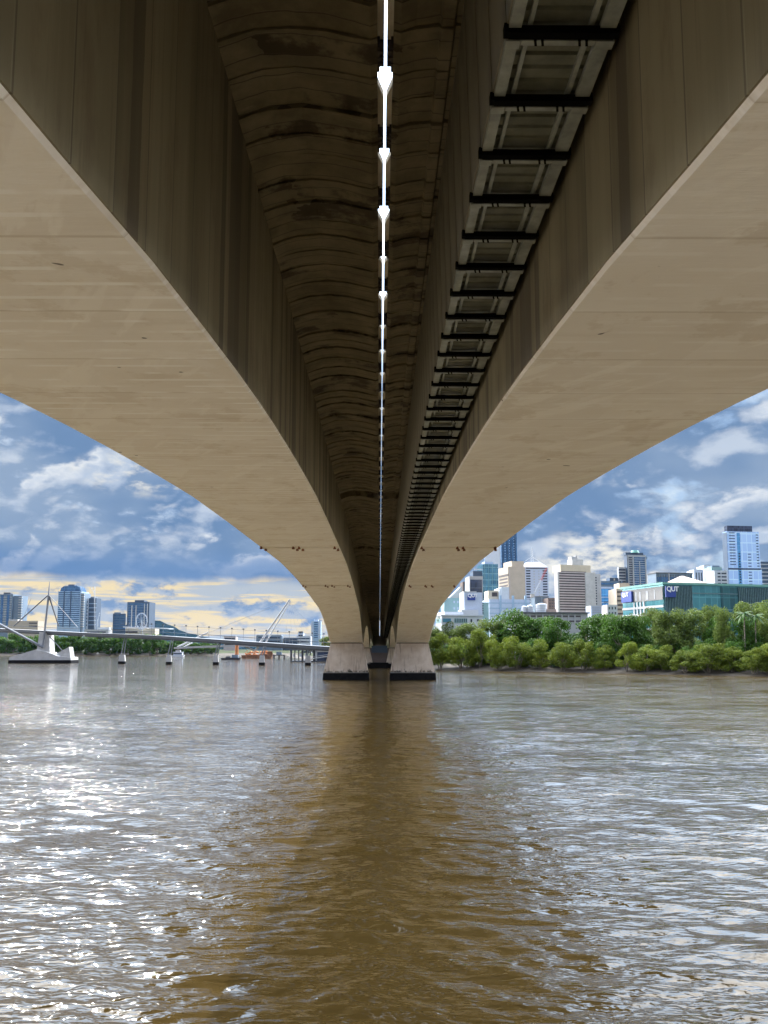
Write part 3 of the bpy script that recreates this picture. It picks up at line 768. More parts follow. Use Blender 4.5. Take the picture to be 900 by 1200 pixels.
# --- right bank, nearest first
# long glass campus building: left flank panelled, long front in green glass
b = Bld('campus_building', 'long teal glass building with a grey panelled flank and blue rooftop signs above the trees', 'building', 780, 731.5, 905, 685, 290, R(16), m='teal_glass', body='glass_front')
print('campus', b.w, b.d, b.H)
H = b.H
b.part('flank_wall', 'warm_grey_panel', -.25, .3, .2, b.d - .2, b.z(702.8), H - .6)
for i, (u, ww) in enumerate(((.18, .02), (.34, .05), (.52, .03), (.62, .03), (.8, .03))): b.le('wall_groove', 'grey_render', u, u + ww, b.z(701.5), H - 1.6, .33)
for ya, yb_ in ((709., 711.8), (718., 720.5), (727., 729.5), (736, 738)): b.le('floor_band', 'pale_concrete', 0., 1., b.z(yb_), b.z(ya), .3)
for ya, yb_ in ((703, 709), (712, 718), (720.5, 727)): b.cols('le', 'pale_concrete', .42, .74, b.z(yb_), b.z(ya), 4, .4, 'pillar', .26)
b.part('roof_edge', 'sea_green_roof', -.8, b.w, -.8, b.d + .5, H, H + .7)
b.fr('fin_screen', 'deep_teal_glass', 0., .26, 0, H - .3, .15)
b.cols('fr', 'fin_grey', 0.005, .26, .2, H - .5, 18, .4, 'fin', .5)
b.fr('tree_reflection', 'deep_teal_glass', .53, .69, 0, H - .5, .14)  # darker glass panel painted in for the trees mirrored by the front
b.rows('fr', 'fin_grey', .26, .69, H * .1, H, 4, .05, 'floor_line', .25)
b.fr('fin_screen', 'deep_teal_glass', .69, 1., 0, H - .3, .15)
b.cols('fr', 'fin_grey', .69, 1., .2, H - .5, 18, .4, 'fin', .5)
s1 = b.part('sign_box', 'sign_blue', .25, 4.1, -1.1, -.52, H - 4.4, H - .7); 
tx = text('QUT', 2.35, 'sign_white', s1, (.45, -1.16, H - 2.35))
s2 = box('sign_box', 'sign_blue', b.r, -1.1, -.4, b.d - 7.5, b.d - .8, H - 5.0, H - 1.2)
text('QUT', 2.1, 'sign_white', s2, (-1.16, b.d - 1.4, H - 2.9), (R(90), 0, R(-90)))

# old hipped-roof building behind it
b = Bld('heritage_building', 'old pale stone building with a hipped terracotta roof peeping over the glass building', 'building', 797, None, 826, 683.5, 360, R(4), d=14, m='cream_render')
rf = MB().hexa([(-1.6, -1.5, b.H), (b.w + 1.6, -1.5, b.H), (b.w + 1.6, b.d + 1, b.H), (-1.6, b.d + 1, b.H)], [(b.w * .42, b.d * .45, b.H + 3.6), (b.w * .52, b.d * .45, b.H + 3.6), (b.w * .52, b.d * .55, b.H + 3.6), (b.w * .42, b.d * .55, b.H + 3.6)]).build('roof', 'terracotta_roof', b.r)
b.rows('fr', 'brown_window', .1, .9, b.H - 2.4, b.H - .4, 1, .5)
b.cols('fr', 'cream_render', .05, .95, b.H - 3, b.H - .2, 8, .4, 'pillar', .4)

b = Bld('office_block', 'wide slate grey glass block behind the long teal glass building', 'building', 772, 762, 815, 672, 430, R(9), m='blue_grey_panel')
b.rows('fr', 'navy_glass', .02, .98, b.H - 9, b.H - 1, 2, .6); b.cols('fr', 'grey_paint', .02, .98, b.H - 9, b.H - .6, 14, .12); b.part('parapet', 'grey_paint', -.2, b.w + .2, -.2, b.d, b.H, b.H + .5)
b.fr('pilaster', 'grey_render', .33, .36, b.H - 10, b.H, .4)

# tall light blue tower
b = Bld('glass_tower', 'tallest light blue glass tower with a black crown, near the frame edge', 'tower', 858, 852.5, 896, 622, 640, R(7), d=20, m='sky_blue_glass', body='glass_wall')
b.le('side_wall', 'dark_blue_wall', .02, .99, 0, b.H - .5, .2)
b.part('crown', 'black_glass', b.w * .04, b.w * .82, 1, b.d * .8, b.H, b.H + 4.6)
z0, z1 = b.z(684), b.z(664)
b.rows('fr', 'dark_window', .06, .24, b.z(663), b.z(622), 12, .32)
b.fr('shadow_slot', 'bright_blue_glass', .30, .40, 0, b.H - 1, .12)
b.rows('fr', 'dark_window', .33, .38, b.z(690), b.z(647), 14, .6, out=.2)
b.rows('fr', 'dark_window', .62, .72, b.z(690), b.z(647), 12, .3)
b.rows('fr', 'dark_window', .90, .97, b.z(668), b.z(624), 13, .35)
b.fr('plant_level', 'dark_window', .0, 1., b.z(667.5), b.z(665.6), .2)
b.part('side_bay', 'sky_blue_glass', b.w, b.w + 1.2, .5, 8, 0, b.z(667))

b = Bld('office_block', 'dark office slab cut by the frame edge beside the tallest light blue tower', 'building', 896.5, None, 925, 658, 700, R(4), d=20, m='dark_blue_wall')
b.rows('fr', 'grey_render', 0., 1., b.z(700), b.z(659), 9, .3, 'floor_band')
b = Bld('apartment_block', 'narrow white block with a stepped top just left of the tallest blue tower', 'building', 841, None, 856, 668.5, 560, R(5), d=12, m='white_paint')
b.rows('fr', 'dark_window', .25, .95, b.z(690), b.z(670), 5, .4); b.fr('frame_column', 'white_paint', .48, .54, 0, b.H, .3)
b = Bld('apartment_block', 'teal and white slim block between two pale towers left of the tallest tower', 'building', 838, None, 850, 664.5, 600, R(5), d=12, m='green_grey_panel')
b.part('roof_box', 'blue_grey_panel', 1, b.w - 1, 1, 8, b.H, b.H + 1.2); b.rows('fr', 'navy_glass', .1, .9, b.z(690), b.z(667), 6, .4)
b = Bld('apartment_block', 'plain white slender tower with one column of small dark windows', 'building', 829, None, 838, 663, 620, R(5), d=12, m='white_paint')
b.rows('fr', 'dark_window', .2, .45, b.z(690), b.z(668), 7, .45); b.part('roof_slab', 'grey_render', .4, b.w - .4, .4, 8, b.H, b.H + .6)
b = Bld('apartment_block', 'low white block with arched dark windows beside the terracotta hipped roof', 'building', 817, None, 828, 668, 600, R(5), d=12, m='cool_white_paint')
b.cols('fr', 'dark_window', .1, .95, b.z(688), b.z(671), 3, .35, 'window', .15); b.part('roof_slab', 'grey_render', .3, b.w - .3, .3, 8, b.H, b.H + .5)

# stepped tower with green cap
b = Bld('apartment_tower', 'blue grey balconied tower with a green dome cap and a lower left wing', 'tower', 738.5, 735, 760.5, 650, 560, R(12), d=14, m='grey_render')
b.part('crown', 'dark_blue_wall', -.8, b.w - 1.5, .5, b.d, b.H, b.H + 1.7)
MB().cyl(b.w * .5, b.d * .5, b.H + 1.5, b.H + 3.3, b.w * .22, 14, b.w * .16).build('dome', 'sea_green_roof', b.r)
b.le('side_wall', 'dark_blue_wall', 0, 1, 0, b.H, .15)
b.part('left_wing', 'grey_render', -5.4, -.2, 2, b.d, -2, b.z(664.5)); 
for i in range(9): b.part('window', 'dark_window', -5.2, -.6, 1.85, 2.2, b.z(697) + i * 2.0, b.z(697) + i * 2.0 + 1.)
b.rows('fr', 'navy_glass', .33, .97, b.z(697), b.z(652), 17, .62)
b.rows('fr', 'dark_window', .08, .26, b.z(697), b.z(652), 17, .5)
b.fr('pier_strip', 'pale_concrete', .27, .33, 0, b.H - 1, .5); b.fr('pier_strip', 'pale_concrete', .62, .66, 0, b.H - 4, .5); b.fr('pier_strip', 'pale_concrete', .94, 1., 0, b.H - 2, .5)
b.part('balcony', 'blue_grey_panel', b.w, b.w + 1.3, .5, 5, b.z(654), b.z(652))

b = Bld('apartment_block', 'stepped tan block with brown balconies tucked against the teal building flank', 'building', 724.5, None, 742, 690, 400, R(3), d=12, m='beige_render')
b.part('upper_storey', 'beige_render', b.w * .3, b.w, 2, 10, b.H, b.z(683)); b.rows('fr', 'brown_window', .04, .9, b.z(722), b.z(691.5), 6, .42)
b = Bld('office_block', 'bright blue glass office with white frame right of the brown striped hotel', 'building', 706, None, 722, 688, 480, R(4), d=14, m='bright_blue_glass', body='glass_wall')
b.fr('frame', 'cool_white_paint', 0, .8, b.H - 1., b.H + .1, .3); b.fr('frame', 'cool_white_paint', .78, .86, 0, b.H, .3); b.rows('fr', 'cool_white_paint', 0, .8, b.z(716), b.z(697), 3, .12, 'floor_band'); b.rows('fr', 'dark_blue_wall', 0.2, .8, b.z(716), b.z(704), 3, .4)
b = Bld('office_block', 'dark blue office roofline rising behind the bright blue glass office', 'building', 706, None, 732, 681, 560, R(4), d=14, m='blue_grey_panel')
b.part('roof_plant', 'dark_blue_wall', b.w * .45, b.w * .96, 1, 8, b.H, b.H + 2.2); b.rows('fr', 'navy_glass', .02, .98, b.z(700), b.z(682), 4, .5)
b.part('roof_lamp', 'cream_render', b.w * .62, b.w * .68, .6, .9, b.H + .4, b.H + 1.6)
b = Bld('apartment_block', 'small pink brick block at the foot of the bright blue glass office', 'building', 713, None, 725, 709, 340, R(3), d=9, m='pinkish_render')
b.grid('fr', 'brown_window', .05, .95, b.z(722), b.z(710), 3, 2, .4, .5)

# brown striped hotel with cream crown
b = Bld('hotel_tower', 'slab hotel with brown striped front, blank white end and cream crown', 'hotel', 655, 652.5, 690, 670, 420, R(17), d=10, m='pinkish_render')
C2 = b
b.part('end_wall', 'pale_concrete', b.w * .93, b.w + 4.6, -.35, 6, -2, b.H)
b.part('side_wing', 'grey_render', b.w + 4.6, b.w + 9, 2., 10, -2, b.z(671))
for i in range(13): b.part('window', 'dark_window', b.w + 5.6, b.w + 6.6, 1.85, 2.2, b.z(714) + i * 1.32, b.z(714) + i * 1.32 + .7)
b.rows('fr', 'brown_window', .05, .92, b.z(716), b.z(670.4), 15, .5)
b.fr('end_strip', 'pale_concrete', 0, .05, -2, b.H, .4)
b.part('crown', 'cream_render', 2.2, b.w + 2.6, .5, 9, b.H, b.z(661.3)); b.part('crown_shadow_gap', 'brown_window', 2.4, b.w - .2, .2, 2, b.H - .35, b.H + .35)
b.part('plant_room', 'pale_concrete', b.w * .58, b.w * .96, 2, 7, b.z(661.5), b.z(654)); b.part('plant_room', 'grey_render', b.w * .58, b.w * .78, 2.5, 6, b.z(654), b.z(650.8)); b.part('lift_tower', 'pale_concrete', b.w * .74, b.w * .78, 3, 5, b.z(654), b.z(649.2))
b = Bld('apartment_block', 'brown sliver of a tower between the striped hotel and the blue office', 'building', 700.5, None, 706.5, 681, 470, R(3), d=9, m='pinkish_render')
b.rows('fr', 'brown_window', .1, .9, b.z(716), b.z(683), 9, .35)

# white tower with hipped glass roof and mast
b = Bld('office_tower', 'white tower with slotted windows, a hipped roof and lattice mast on top', 'tower', 616.5, None, 644.5, 665, 520, R(3), d=14, m='cool_white_paint')
b.rows('fr', 'dark_window', .06, .24, b.z(708), b.z(667.5), 13, .5); b.rows('fr', 'dark_window', .76, .95, b.z(708), b.z(667.5), 13, .5)
b.rows('fr', 'grey_render', .37, .42, b.z(706), b.z(668), 12, .4); b.rows('fr', 'grey_render', .58, .62, b.z(706), b.z(668), 12, .4)
b.fr('eaves_shadow', 'dark_window', .06, .94, b.H - .8, b.H - .1, .2)
MB().hexa([(-.4, -.4, b.H), (b.w + .4, -.4, b.H), (b.w + .4, b.d, b.H), (-.4, b.d, b.H)], [(b.w * .2, b.d * .3, b.z(657.5)), (b.w * .72, b.d * .3, b.z(657.5)), (b.w * .72, b.d * .7, b.z(657.5)), (b.w * .2, b.d * .7, b.z(657.5))]).build('roof', 'grey_render', b.r)
m = MB(); cxm = b.w * .42; zt0 = b.z(657); zt1 = b.z(641)
for sx in (-.7, .7):
    m.bar((cxm + sx, 6, zt0), (cxm + sx * .5, 6, zt1), .12)
for i in range(6):
    zz = zt0 + (zt1 - zt0) * i / 6; m.bar((cxm - .7, 6, zz), (cxm + .7, 6, zz + (zt1 - zt0) / 6), .08)
m.bar((cxm, 6, zt1 - .5), (cxm, 6, zt1 + 1.), .08)
for s_ in (-1, 1): m.tube([(cxm + s_ * 5.2, 6, b.z(658)), (cxm + s_ * 3., 6, b.z(654.5)), (cxm + s_ * .7, 6, b.z(652))], .1)
m.build('mast', 'white_paint', b.r)
# luffing crane in front of the white tower
def lattice(mb, a, c, wd, n):
    a, c = Vector(a), Vector(c); ax = (c - a).normalized(); u = ax.orthogonal().normalized(); v = ax.cross(u)
    cor = [(u + v) * wd, (u - v) * wd, (-u - v) * wd, (v - u) * wd]
    for k in cor: mb.bar(a + k, c + k, wd * .16, n=4)
    for i in range(n):
        p0 = a.lerp(c, i / n); p1 = a.lerp(c, (i + 1) / n)
        for j in range(4): mb.bar(p0 + cor[j], p1 + cor[(j + 1) % 4], wd * .11, n=4)
    return mb
c0_ = P(624, 706, 490); cr = thing('tower_crane', 'luffing tower crane with a red and white jib before the white tower', 'crane', (c0_.x, c0_.y, 3))
lo = lambda x, y, Y=490: P(x, y, Y) - Vector((c0_.x, c0_.y, 3))
lattice(MB(), lo(624, 720), lo(624, 699), .6, 8).build('mast', 'white_paint', cr)
MB().box(lo(622, 700).x, lo(626, 700).x, -1, 1, lo(624, 701).z, lo(624, 696).z).build('cab', 'pale_concrete', cr)
lattice(MB(), lo(625, 699), lo(634, 680), .45, 12).build('jib', 'white_paint', cr); lattice(MB(), lo(634, 680), lo(640.5, 666), .45, 9).build('jib_tip', 'red_paint', cr)

# beige concrete pair
b = Bld('office_block', 'beige concrete block with a ribbed left flank and blank stepped front', 'building', 597, 585.5, 617, 664, 480, R(14), d=16, m='beige_render')
b.rows('le', 'brown_window', .06, .9, b.z(704), b.z(676), 7, .5); b.le('dark_gap', 'brown_window', 0.0, .96, b.z(675), b.z(672.5), .2)
b.part('upper_block', 'beige_render', b.w * .28, b.w, 1.5, 14, b.H, b.z(657)); b.fr('recess', 'pinkish_render', .06, .1, 0, b.H - 1.5, .1)
# dark blue towers rising from behind the soffit
b = Bld('glass_tower', 'tall navy glass tower speckled with white balconies rising from behind the soffit', 'tower', 589, 569, 608, 618, 760, R(18), m='navy_glass', body='glass_wall')
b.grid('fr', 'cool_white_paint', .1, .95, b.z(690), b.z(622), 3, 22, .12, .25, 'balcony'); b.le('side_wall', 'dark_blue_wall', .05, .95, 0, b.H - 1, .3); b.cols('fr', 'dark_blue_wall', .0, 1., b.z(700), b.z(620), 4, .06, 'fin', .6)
b = Bld('glass_tower', 'mid height teal grid glass tower in front of the navy tower', 'tower', 567, None, 585, 661, 620, R(8), d=16, m='grid_glass', body='glass_wall')
b.rows('fr', 'green_grey_panel', 0, 1, b.z(706), b.z(661), 6, .1, 'floor_band'); b.cols('fr', 'green_grey_panel', 0, 1, b.z(706), b.z(661), 4, .1); b.part('roof_plant', 'cool_white_paint', 2, b.w - 3, 2, 10, b.H, b.H + 2.)
b = Bld('office_block', 'black glass office in a pale stone frame under the navy tower', 'building', 551, None, 567, 675.5, 520, R(5), d=14, m='grey_render')
b.fr('glass_front', 'black_glass', .06, .94, 0, b.z(679.5), .2); b.part('roof_deck', 'dark_blue_wall', b.w * .3, b.w, 1, 10, b.H, b.z(669)); b.part('roof_rail', 'white_paint', b.w * .4, b.w * 1.02, .6, 1, b.z(667.8), b.z(666.6)); b.rows('fr', 'grey_paint', .06, .94, b.z(706), b.z(686), 3, .08, 'floor_line', .3)
b = Bld('office_block', 'plain dark brown block half hidden by the soffit beside the black office', 'building', 543, None, 551, 682, 540, R(3), d=12, m='brown_wall')
b.cols('fr', 'blue_grey_panel', .1, 1., b.z(708), b.z(684), 3, .3, 'fin', .3)
# campus buildings close to the bank
b = Bld('campus_building', 'low white building with a rounded corner and ribbon windows, closest to the pier', 'building', 518, 511, 566, 722, 260, R(14), d=12, m='white_paint')
b.part('upper_storey', 'white_paint', 1.2, b.w * .55, 1., 9, b.H, b.z(717)); b.rows('fr', 'green_grey_panel', .3, .62, b.z(732), b.z(723), 1, .6); b.cols('fr', 'dark_window', .3, .62, b.z(729.5), b.z(725), 7, .35, 'mullion'); b.rows('le', 'green_grey_panel', .1, .95, b.z(732), b.z(723), 1, .55); b.rows('fr', 'grid_glass', .02, .22, b.z(731), b.z(723.5), 1, .6); b.fr('window', 'dark_window', .7, .74, b.z(729), b.z(725.5))
b.part('parapet', 'white_paint', -.4, b.w + .2, -.5, 11, b.H, b.H + .4); b.fr('window', 'dark_window', .86, .99, b.z(728), b.z(725.6))
b = Bld('campus_building', 'white windowless block with a small blue sign on its upper corner', 'building', 544.5, None, 566, 694.5, 300, R(5), d=9, m='cool_white_paint')
b.part('low_block', 'white_paint', -1.2, b.w * .74, -1.2, 6, 0, b.z(715)); b.part('green_side', 'green_grey_panel', b.w, b.w + 2.4, .5, 8, 0, b.z(706)); b.rows('fr', 'dark_window', 1.01, 1.05, b.z(720), b.z(706), 5, .5); b.part('parapet', 'pale_concrete', -.15, b.w * .68, -.15, 8, b.H, b.H + .35)
s3 = b.part('sign_box', 'sign_blue', b.w * .17, b.w * .60, -.5, -.12, b.z(703.8), b.z(697.6)); text('QUT', 1.75, 'sign_white', b.r, (b.w * .18, -.58, b.z(700.2)))
b = Bld('campus_building', 'sea green panelled block with two rows of square windows behind the white low building', 'building', 521, None, 544, 701, 320, R(5), d=8, m='green_grey_panel')
b.grid('fr', 'cool_white_paint', .42, .98, b.z(717), b.z(702), 3, 2, .45, .35)
MB().hexa([(b.w * .3, 3, b.H), (b.w, 3, b.H), (b.w, 7, b.H), (b.w * .3, 7, b.H)], [(b.w * .93, 3, b.z(687)), (b.w, 3, b.z(687)), (b.w, 7, b.z(687)), (b.w * .93, 7, b.z(687))]).build('sloping_roof', 'pale_concrete', b.r)
b = Bld('campus_building', 'long pale blue and white laboratory with blue columns and rooftop boxes', 'building', 574, None, 622, 702.5, 330, R(6), d=14, m='cool_white_paint')
b.rows('fr', 'pale_blue_paint', 0, 1, b.z(722), b.z(704), 3, .22, 'floor_band'); b.cols('fr', 'pale_blue_paint', .12, 1.05, b.z(722), b.z(698), 3, .16, 'column', .5)
b.part('roof_box', 'cream_render', .2, 4.2, 2, 9, b.H, b.z(692)); b.part('roof_box', 'white_paint', 4.3, 6.9, 1, 9, b.H, b.z(689)); b.part('stair_box', 'white_paint', 5.0, 8.1, .5, 6, b.H, b.z(688)); b.part('roof_window', 'brown_window', 1.6, 3.8, 1.9, 2.2, b.z(699), b.z(694))
# service building with tanks
b = Bld('plant_building', 'low grey building with a ribbon of dark windows just above the treetops', 'building', 606, None, 690, 719, 285, R(4), d=12, m='grey_render')
b.rows('fr', 'brown_window', .06, .9, b.z(731), b.z(719.5), 2, .32); b.cols('fr', 'grey_render', .05, .95, b.z(731), b.z(719), 10, .22, 'pillar', .3); b.part('roof_slab', 'grey_paint', -.6, b.w + .5, -.8, 11, b.H, b.H + .4)
b.part('roof_ridge', 'terracotta_roof', b.w * .42, b.w * .58, 2, 6, b.H + .4, b.H + 1.5); zr = b.H + b.zb + .4
def tank(x, wp, yt, lab, yb=718.):
    q = P(x, yb, 289); r_ = wp * .289 / 2; h_ = CAM_Z + (762.2 - yt) * .289 - zr
    t_ = thing('water_tank', lab, 'tank', (q.x, q.y, zr), 0, 'rooftop tanks')
    MB().cyl(0, 0, 0, h_, r_, 18).build('shell', 'white_paint', t_, False); MB().cyl(0, 0, h_, h_ + .35, r_ * .98, 18, r_ * .4).build('lid', 'cool_white_paint', t_)
    for k in range(3): MB().cyl(0, 0, h_ * (.2 + .28 * k), h_ * (.2 + .28 * k) + .12, r_ + .05, 18).build('hoop', 'grey_render', t_)
tank(614.5, 6, 711.5, 'smallest white rooftop tank, nearest the white tower'); tank(621, 7, 710.5, 'middle white rooftop tank of the row of three on the low grey roof'); tank(634.5, 13, 708.5, 'widest white rooftop tank with hoops on the low grey roof')
b = Bld('plant_building', 'pale louvred plant box at the foot of the striped hotel', 'building', 694, None, 706.5, 711, 300, R(4), d=6, m='cool_white_paint')
b.rows('fr', 'grey_render', .1, .9, b.z(719), b.z(711.5), 3, .25, 'louvre'); b.part('roof_cap', 'white_paint', -.1, b.w + .1, -.1, 6, b.H, b.H + .25)
b = Bld('brick_block', 'grey blank block between the white tower and the striped hotel', 'building', 628, None, 644, 700, 460, R(4), d=10, m='blue_grey_panel')
b.part('parapet', 'grey_paint', -.2, b.w + .2, -.2, 10, b.H, b.H + .4); b.fr('downpipe', 'grey_render', .5, .53, 0, b.H, .3)
b = Bld('brick_block', 'dark brick tenement gap building left of the striped hotel', 'building', 643.5, None, 653, 701, 450, R(4), d=10, m='brown_wall')
b.grid('fr', 'dark_window', .1, .9, b.z(716), b.z(702), 3, 4, .35, .5)

# --- left bank skyline
b = Bld('apartment_tower', 'dark towers with white balcony stripes at the frame edge left of the mast', 'tower', -14, None, 12, 697, 1000, R(-3), d=20, m='blue_grey_panel')
b.rows('fr', 'pale_concrete', .1, .95, b.z(733), b.z(699), 12, .3, 'balcony'); b.cols('fr', 'navy_glass', .1, .95, b.z(733), b.z(698), 3, .4, 'window', .3)
b.part('right_wing', 'blue_grey_panel', b.w + .2, b.w + 9.5, 2, 18, 0, b.z(698.5))
for i in range(12): b.part('balcony', 'pale_concrete', b.w + 6.5, b.w + 10.6, 1, 3, b.z(733) + i * 2.9, b.z(733) + i * 2.9 + 1.)
b.part('plant_room', 'grey_paint', b.w * .5, b.w * .8, 4, 10, b.H, b.H + 2.4)
b = Bld('apartment_tower', 'tallest blue striped tower with a rounded crown right of the footbridge mast', 'tower', 65.5, None, 92, 693.5, 1000, R(-4), d=24, m='pale_blue_paint')
b.rows('fr', 'navy_glass', .02, .98, b.z(735), b.z(694), 17, .52)
b.cols('fr', 'dark_blue_wall', .12, .72, b.z(735), b.z(693.6), 2, .14, 'pier_strip', .4)
MB().prism([(b.w * .04, b.H), (b.w * .98, b.H), (b.w * .9, b.H + 5), (b.w * .78, b.H + 6.6), (b.w * .2, b.H + 6.2), (b.w * .08, b.H + 4)], 2, 18).build('crown', 'navy_glass', b.r)
for s_ in (0, 1):
    m = MB(); x_ = b.w * (0 if s_ == 0 else 1); sg = -1 if s_ == 0 else 1
    m.tube([(x_, 1, b.H - 3), (x_ + sg * 1., 1, b.H + 1.5), (x_ + sg * .6, 1, b.H + 3.6), (x_ - sg * 1.6, 1, b.H + 5.)], .3); m.build('crown_hoop', 'grey_render', b.r)
b.part('plant_room', 'dark_blue_wall', b.w * .35, b.w * .62, 5, 12, b.H + 6, b.H + 8.4)
b.part('right_side', 'blue_grey_panel', b.w, b.w + 3, 2, 22, 0, b.H - 2)
for i in range(14): b.part('balcony', 'pale_concrete', b.w + .4, b.w + 3.8, 1, 3, b.z(735) + i * 2.9, b.z(735) + i * 2.9 + 1.)
b = Bld('apartment_tower', 'white and navy tower block directly right of the tall striped tower', 'tower', 95, None, 101.5, 702, 1010, R(-3), d=18, m='white_paint')
b.rows('fr', 'navy_glass', .1, .9, b.z(735), b.z(704), 8, .4)
b.part('navy_half', 'dark_blue_wall', b.w, b.w + 9., 1, 16, 0, b.z(701.5)); b.part('roof_plant', 'blue_grey_panel', b.w + 1, b.w + 7, 3, 10, b.z(701.5), b.z(700))
for i in range(6): b.part('floor_band', 'pale_blue_paint', b.w + .5, b.w + 9.2, .8, 1.4, b.z(733) + i * 5, b.z(733) + i * 5 + .9)
b = Bld('office_block', 'mid rise blue glass office with a striped white flank by the footbridge', 'building', 131, 123.5, 146, 719.5, 900, R(14), d=18, m='dark_blue_wall')
b.rows('le', 'pale_concrete', .02, .98, b.z(738), b.z(720), 8, .45, 'floor_band'); b.rows('fr', 'navy_glass', .05, .95, b.z(738), b.z(720.5), 6, .55); b.part('roof_plant', 'blue_grey_panel', 1, b.w * .6, 3, 10, b.H, b.H + 1.5)
b = Bld('apartment_tower', 'dark tower with white vertical fins standing behind the ferris wheel', 'tower', 147.5, None, 173.5, 706, 960, R(-4), d=20, m='dark_blue_wall')
b.rows('fr', 'navy_glass', .05, .95, b.z(736), b.z(707), 10, .6); b.cols('fr', 'pale_concrete', .12, .5, b.z(736), b.z(710), 2, .2, 'fin', .5); b.cols('fr', 'grey_render', .72, .98, b.z(736), b.z(708), 2, .3, 'fin', .5); b.part('crown', 'dark_blue_wall', b.w * .3, b.w * .72, 2, 14, b.H, b.H + 2.2)
b = Bld('office_block', 'long low beige building on the far bank behind the mast', 'building', 8, None, 43, 728, 930, R(-3), d=15, m='beige_render')
b.part('step', 'pale_concrete', 0, b.w * .3, 1, 12, b.H, b.H + 1.6); b.rows('fr', 'brown_window', .7, .98, b.z(736), b.z(729), 2, .4)
b = Bld('convention_hall', 'long low beige hall on the far bank beneath the ferris wheel', 'building', 130, None, 181, 737, 920, R(-2), d=15, m='cream_render')
b.rows('fr', 'brown_window', .1, .6, b.z(744), b.z(738), 1, .3); b.part('roof_step', 'pale_concrete', b.w * .2, b.w * .8, 3, 10, b.H, b.H + 1.4)
b = Bld('riverside_pavilion', 'pale stepped pavilion roofs beside the two construction cranes', 'building', 98, None, 126, 738, 900, R(-2), d=12, m='pale_concrete')
b.part('roof_step', 'white_paint', b.w * .55, b.w, 2, 8, b.H, b.H + 2.2); b.rows('fr', 'dark_window', .1, .9, b.z(743), b.z(739), 1, .35)
b = Bld('apartment_tower', 'slim lone blue tower beyond the leaning white mast, next to the pier', 'tower', 364.5, None, 375.5, 728.5, 1150, R(-2), d=14, m='pale_blue_paint')
b.cols('fr', 'cool_white_paint', .0, .26, 0, b.H, 1, .8, 'pier_strip', .4); b.cols('fr', 'cool_white_paint', .74, 1., 0, b.H, 1, .8, 'pier_strip', .4); b.rows('fr', 'navy_glass', .3, .7, b.z(748), b.z(729), 9, .5); b.part('plant_room', 'cool_white_paint', b.w * .28, b.w * .72, 3, 9, b.H, b.H + 2.6)
for (x0, x1, yt, lab, m_) in ((300, 330, 745, 'long blue glazed block on the far bank behind the leaning mast', 'blue_grey_panel'), (332, 348, 748, 'low dark blue shed between the leaning mast and white blocks', 'dark_blue_wall'), (347, 364, 746, 'white low rise block under the slim lone tower', 'white_paint'), (262, 276, 746, 'small brown tower block on the far bank beside the rust red barge', 'pinkish_render'), (349, 355, 742, 'narrow white tower with a navy roof sign near the slim lone tower', 'cool_white_paint')):
    b = Bld('office_block', lab, 'building', x0, None, x1, yt, 900 + x0 * .2, R(-2), d=12, m=m_)
    b.rows('fr', 'dark_window', .08, .92, b.z(758), b.z(yt + .6), 3, .4); b.part('roof_slab', 'dark_blue_wall' if x0 == 349 else 'grey_render', .5, b.w - .5, .5, 8, b.H, b.H + (1.8 if x0 == 349 else .7))
# cranes on the left skyline
for (x, yt, yj, xj, lab) in ((111, 687, 733, 106, 'tall thin crane mast rising behind the white and navy tower'), (114.5, 718, 735, 117, 'small white luffing crane right of the tall thin crane mast')):
    o_ = P(x, 740, 960); cr = thing('tower_crane', lab, 'crane', (o_.x, o_.y, 4)); L_ = lambda a, c: P(a, c, 960) - Vector((o_.x, o_.y, 4))
    lattice(MB(), L_(x, 740), L_(x, yt + (8 if x > 112 else 0)), .45, 14).build('mast', 'white_paint', cr)
    lattice(MB(), L_(x, yt + 9), L_(xj, yt), .35, 8).build('jib', 'white_paint', cr)
# ferris wheel
o_ = P(165.5, 737, 915); fw = thing('ferris_wheel', 'white ferris wheel standing in front of the dark finned tower', 'ferris wheel', (o_.x, o_.y, 4))
rz = CAM_Z + (762.2 - 728) * .915 - 4; rr_ = 8.4
m = MB(); pts = [(rr_ * .72 * math.cos(2 * math.pi * i / 32), .0, rz + rr_ * math.sin(2 * math.pi * i / 32)) for i in range(33)]; m.tube(pts, .28)
m.tube([(p[0] * .92, .6, rz + (p[2] - rz) * .92) for p in pts], .16); m.build('rim', 'white_paint', fw)
for i in range(12): MB().bar((0, 0, rz), pts[i * 32 // 12], .12, n=4).build('spoke', 'white_paint', fw)
for i in range(16): p = pts[i * 2]; MB().box(p[0] - .45, p[0] + .45, -.5, .5, p[2] - 1.2, p[2] - .2).build('gondola', 'cool_white_paint', fw)
for s_ in (-1, 1): MB().bar((s_ * 4, .8, -1), (0, .8, rz), .35).build('support_leg', 'white_paint', fw)

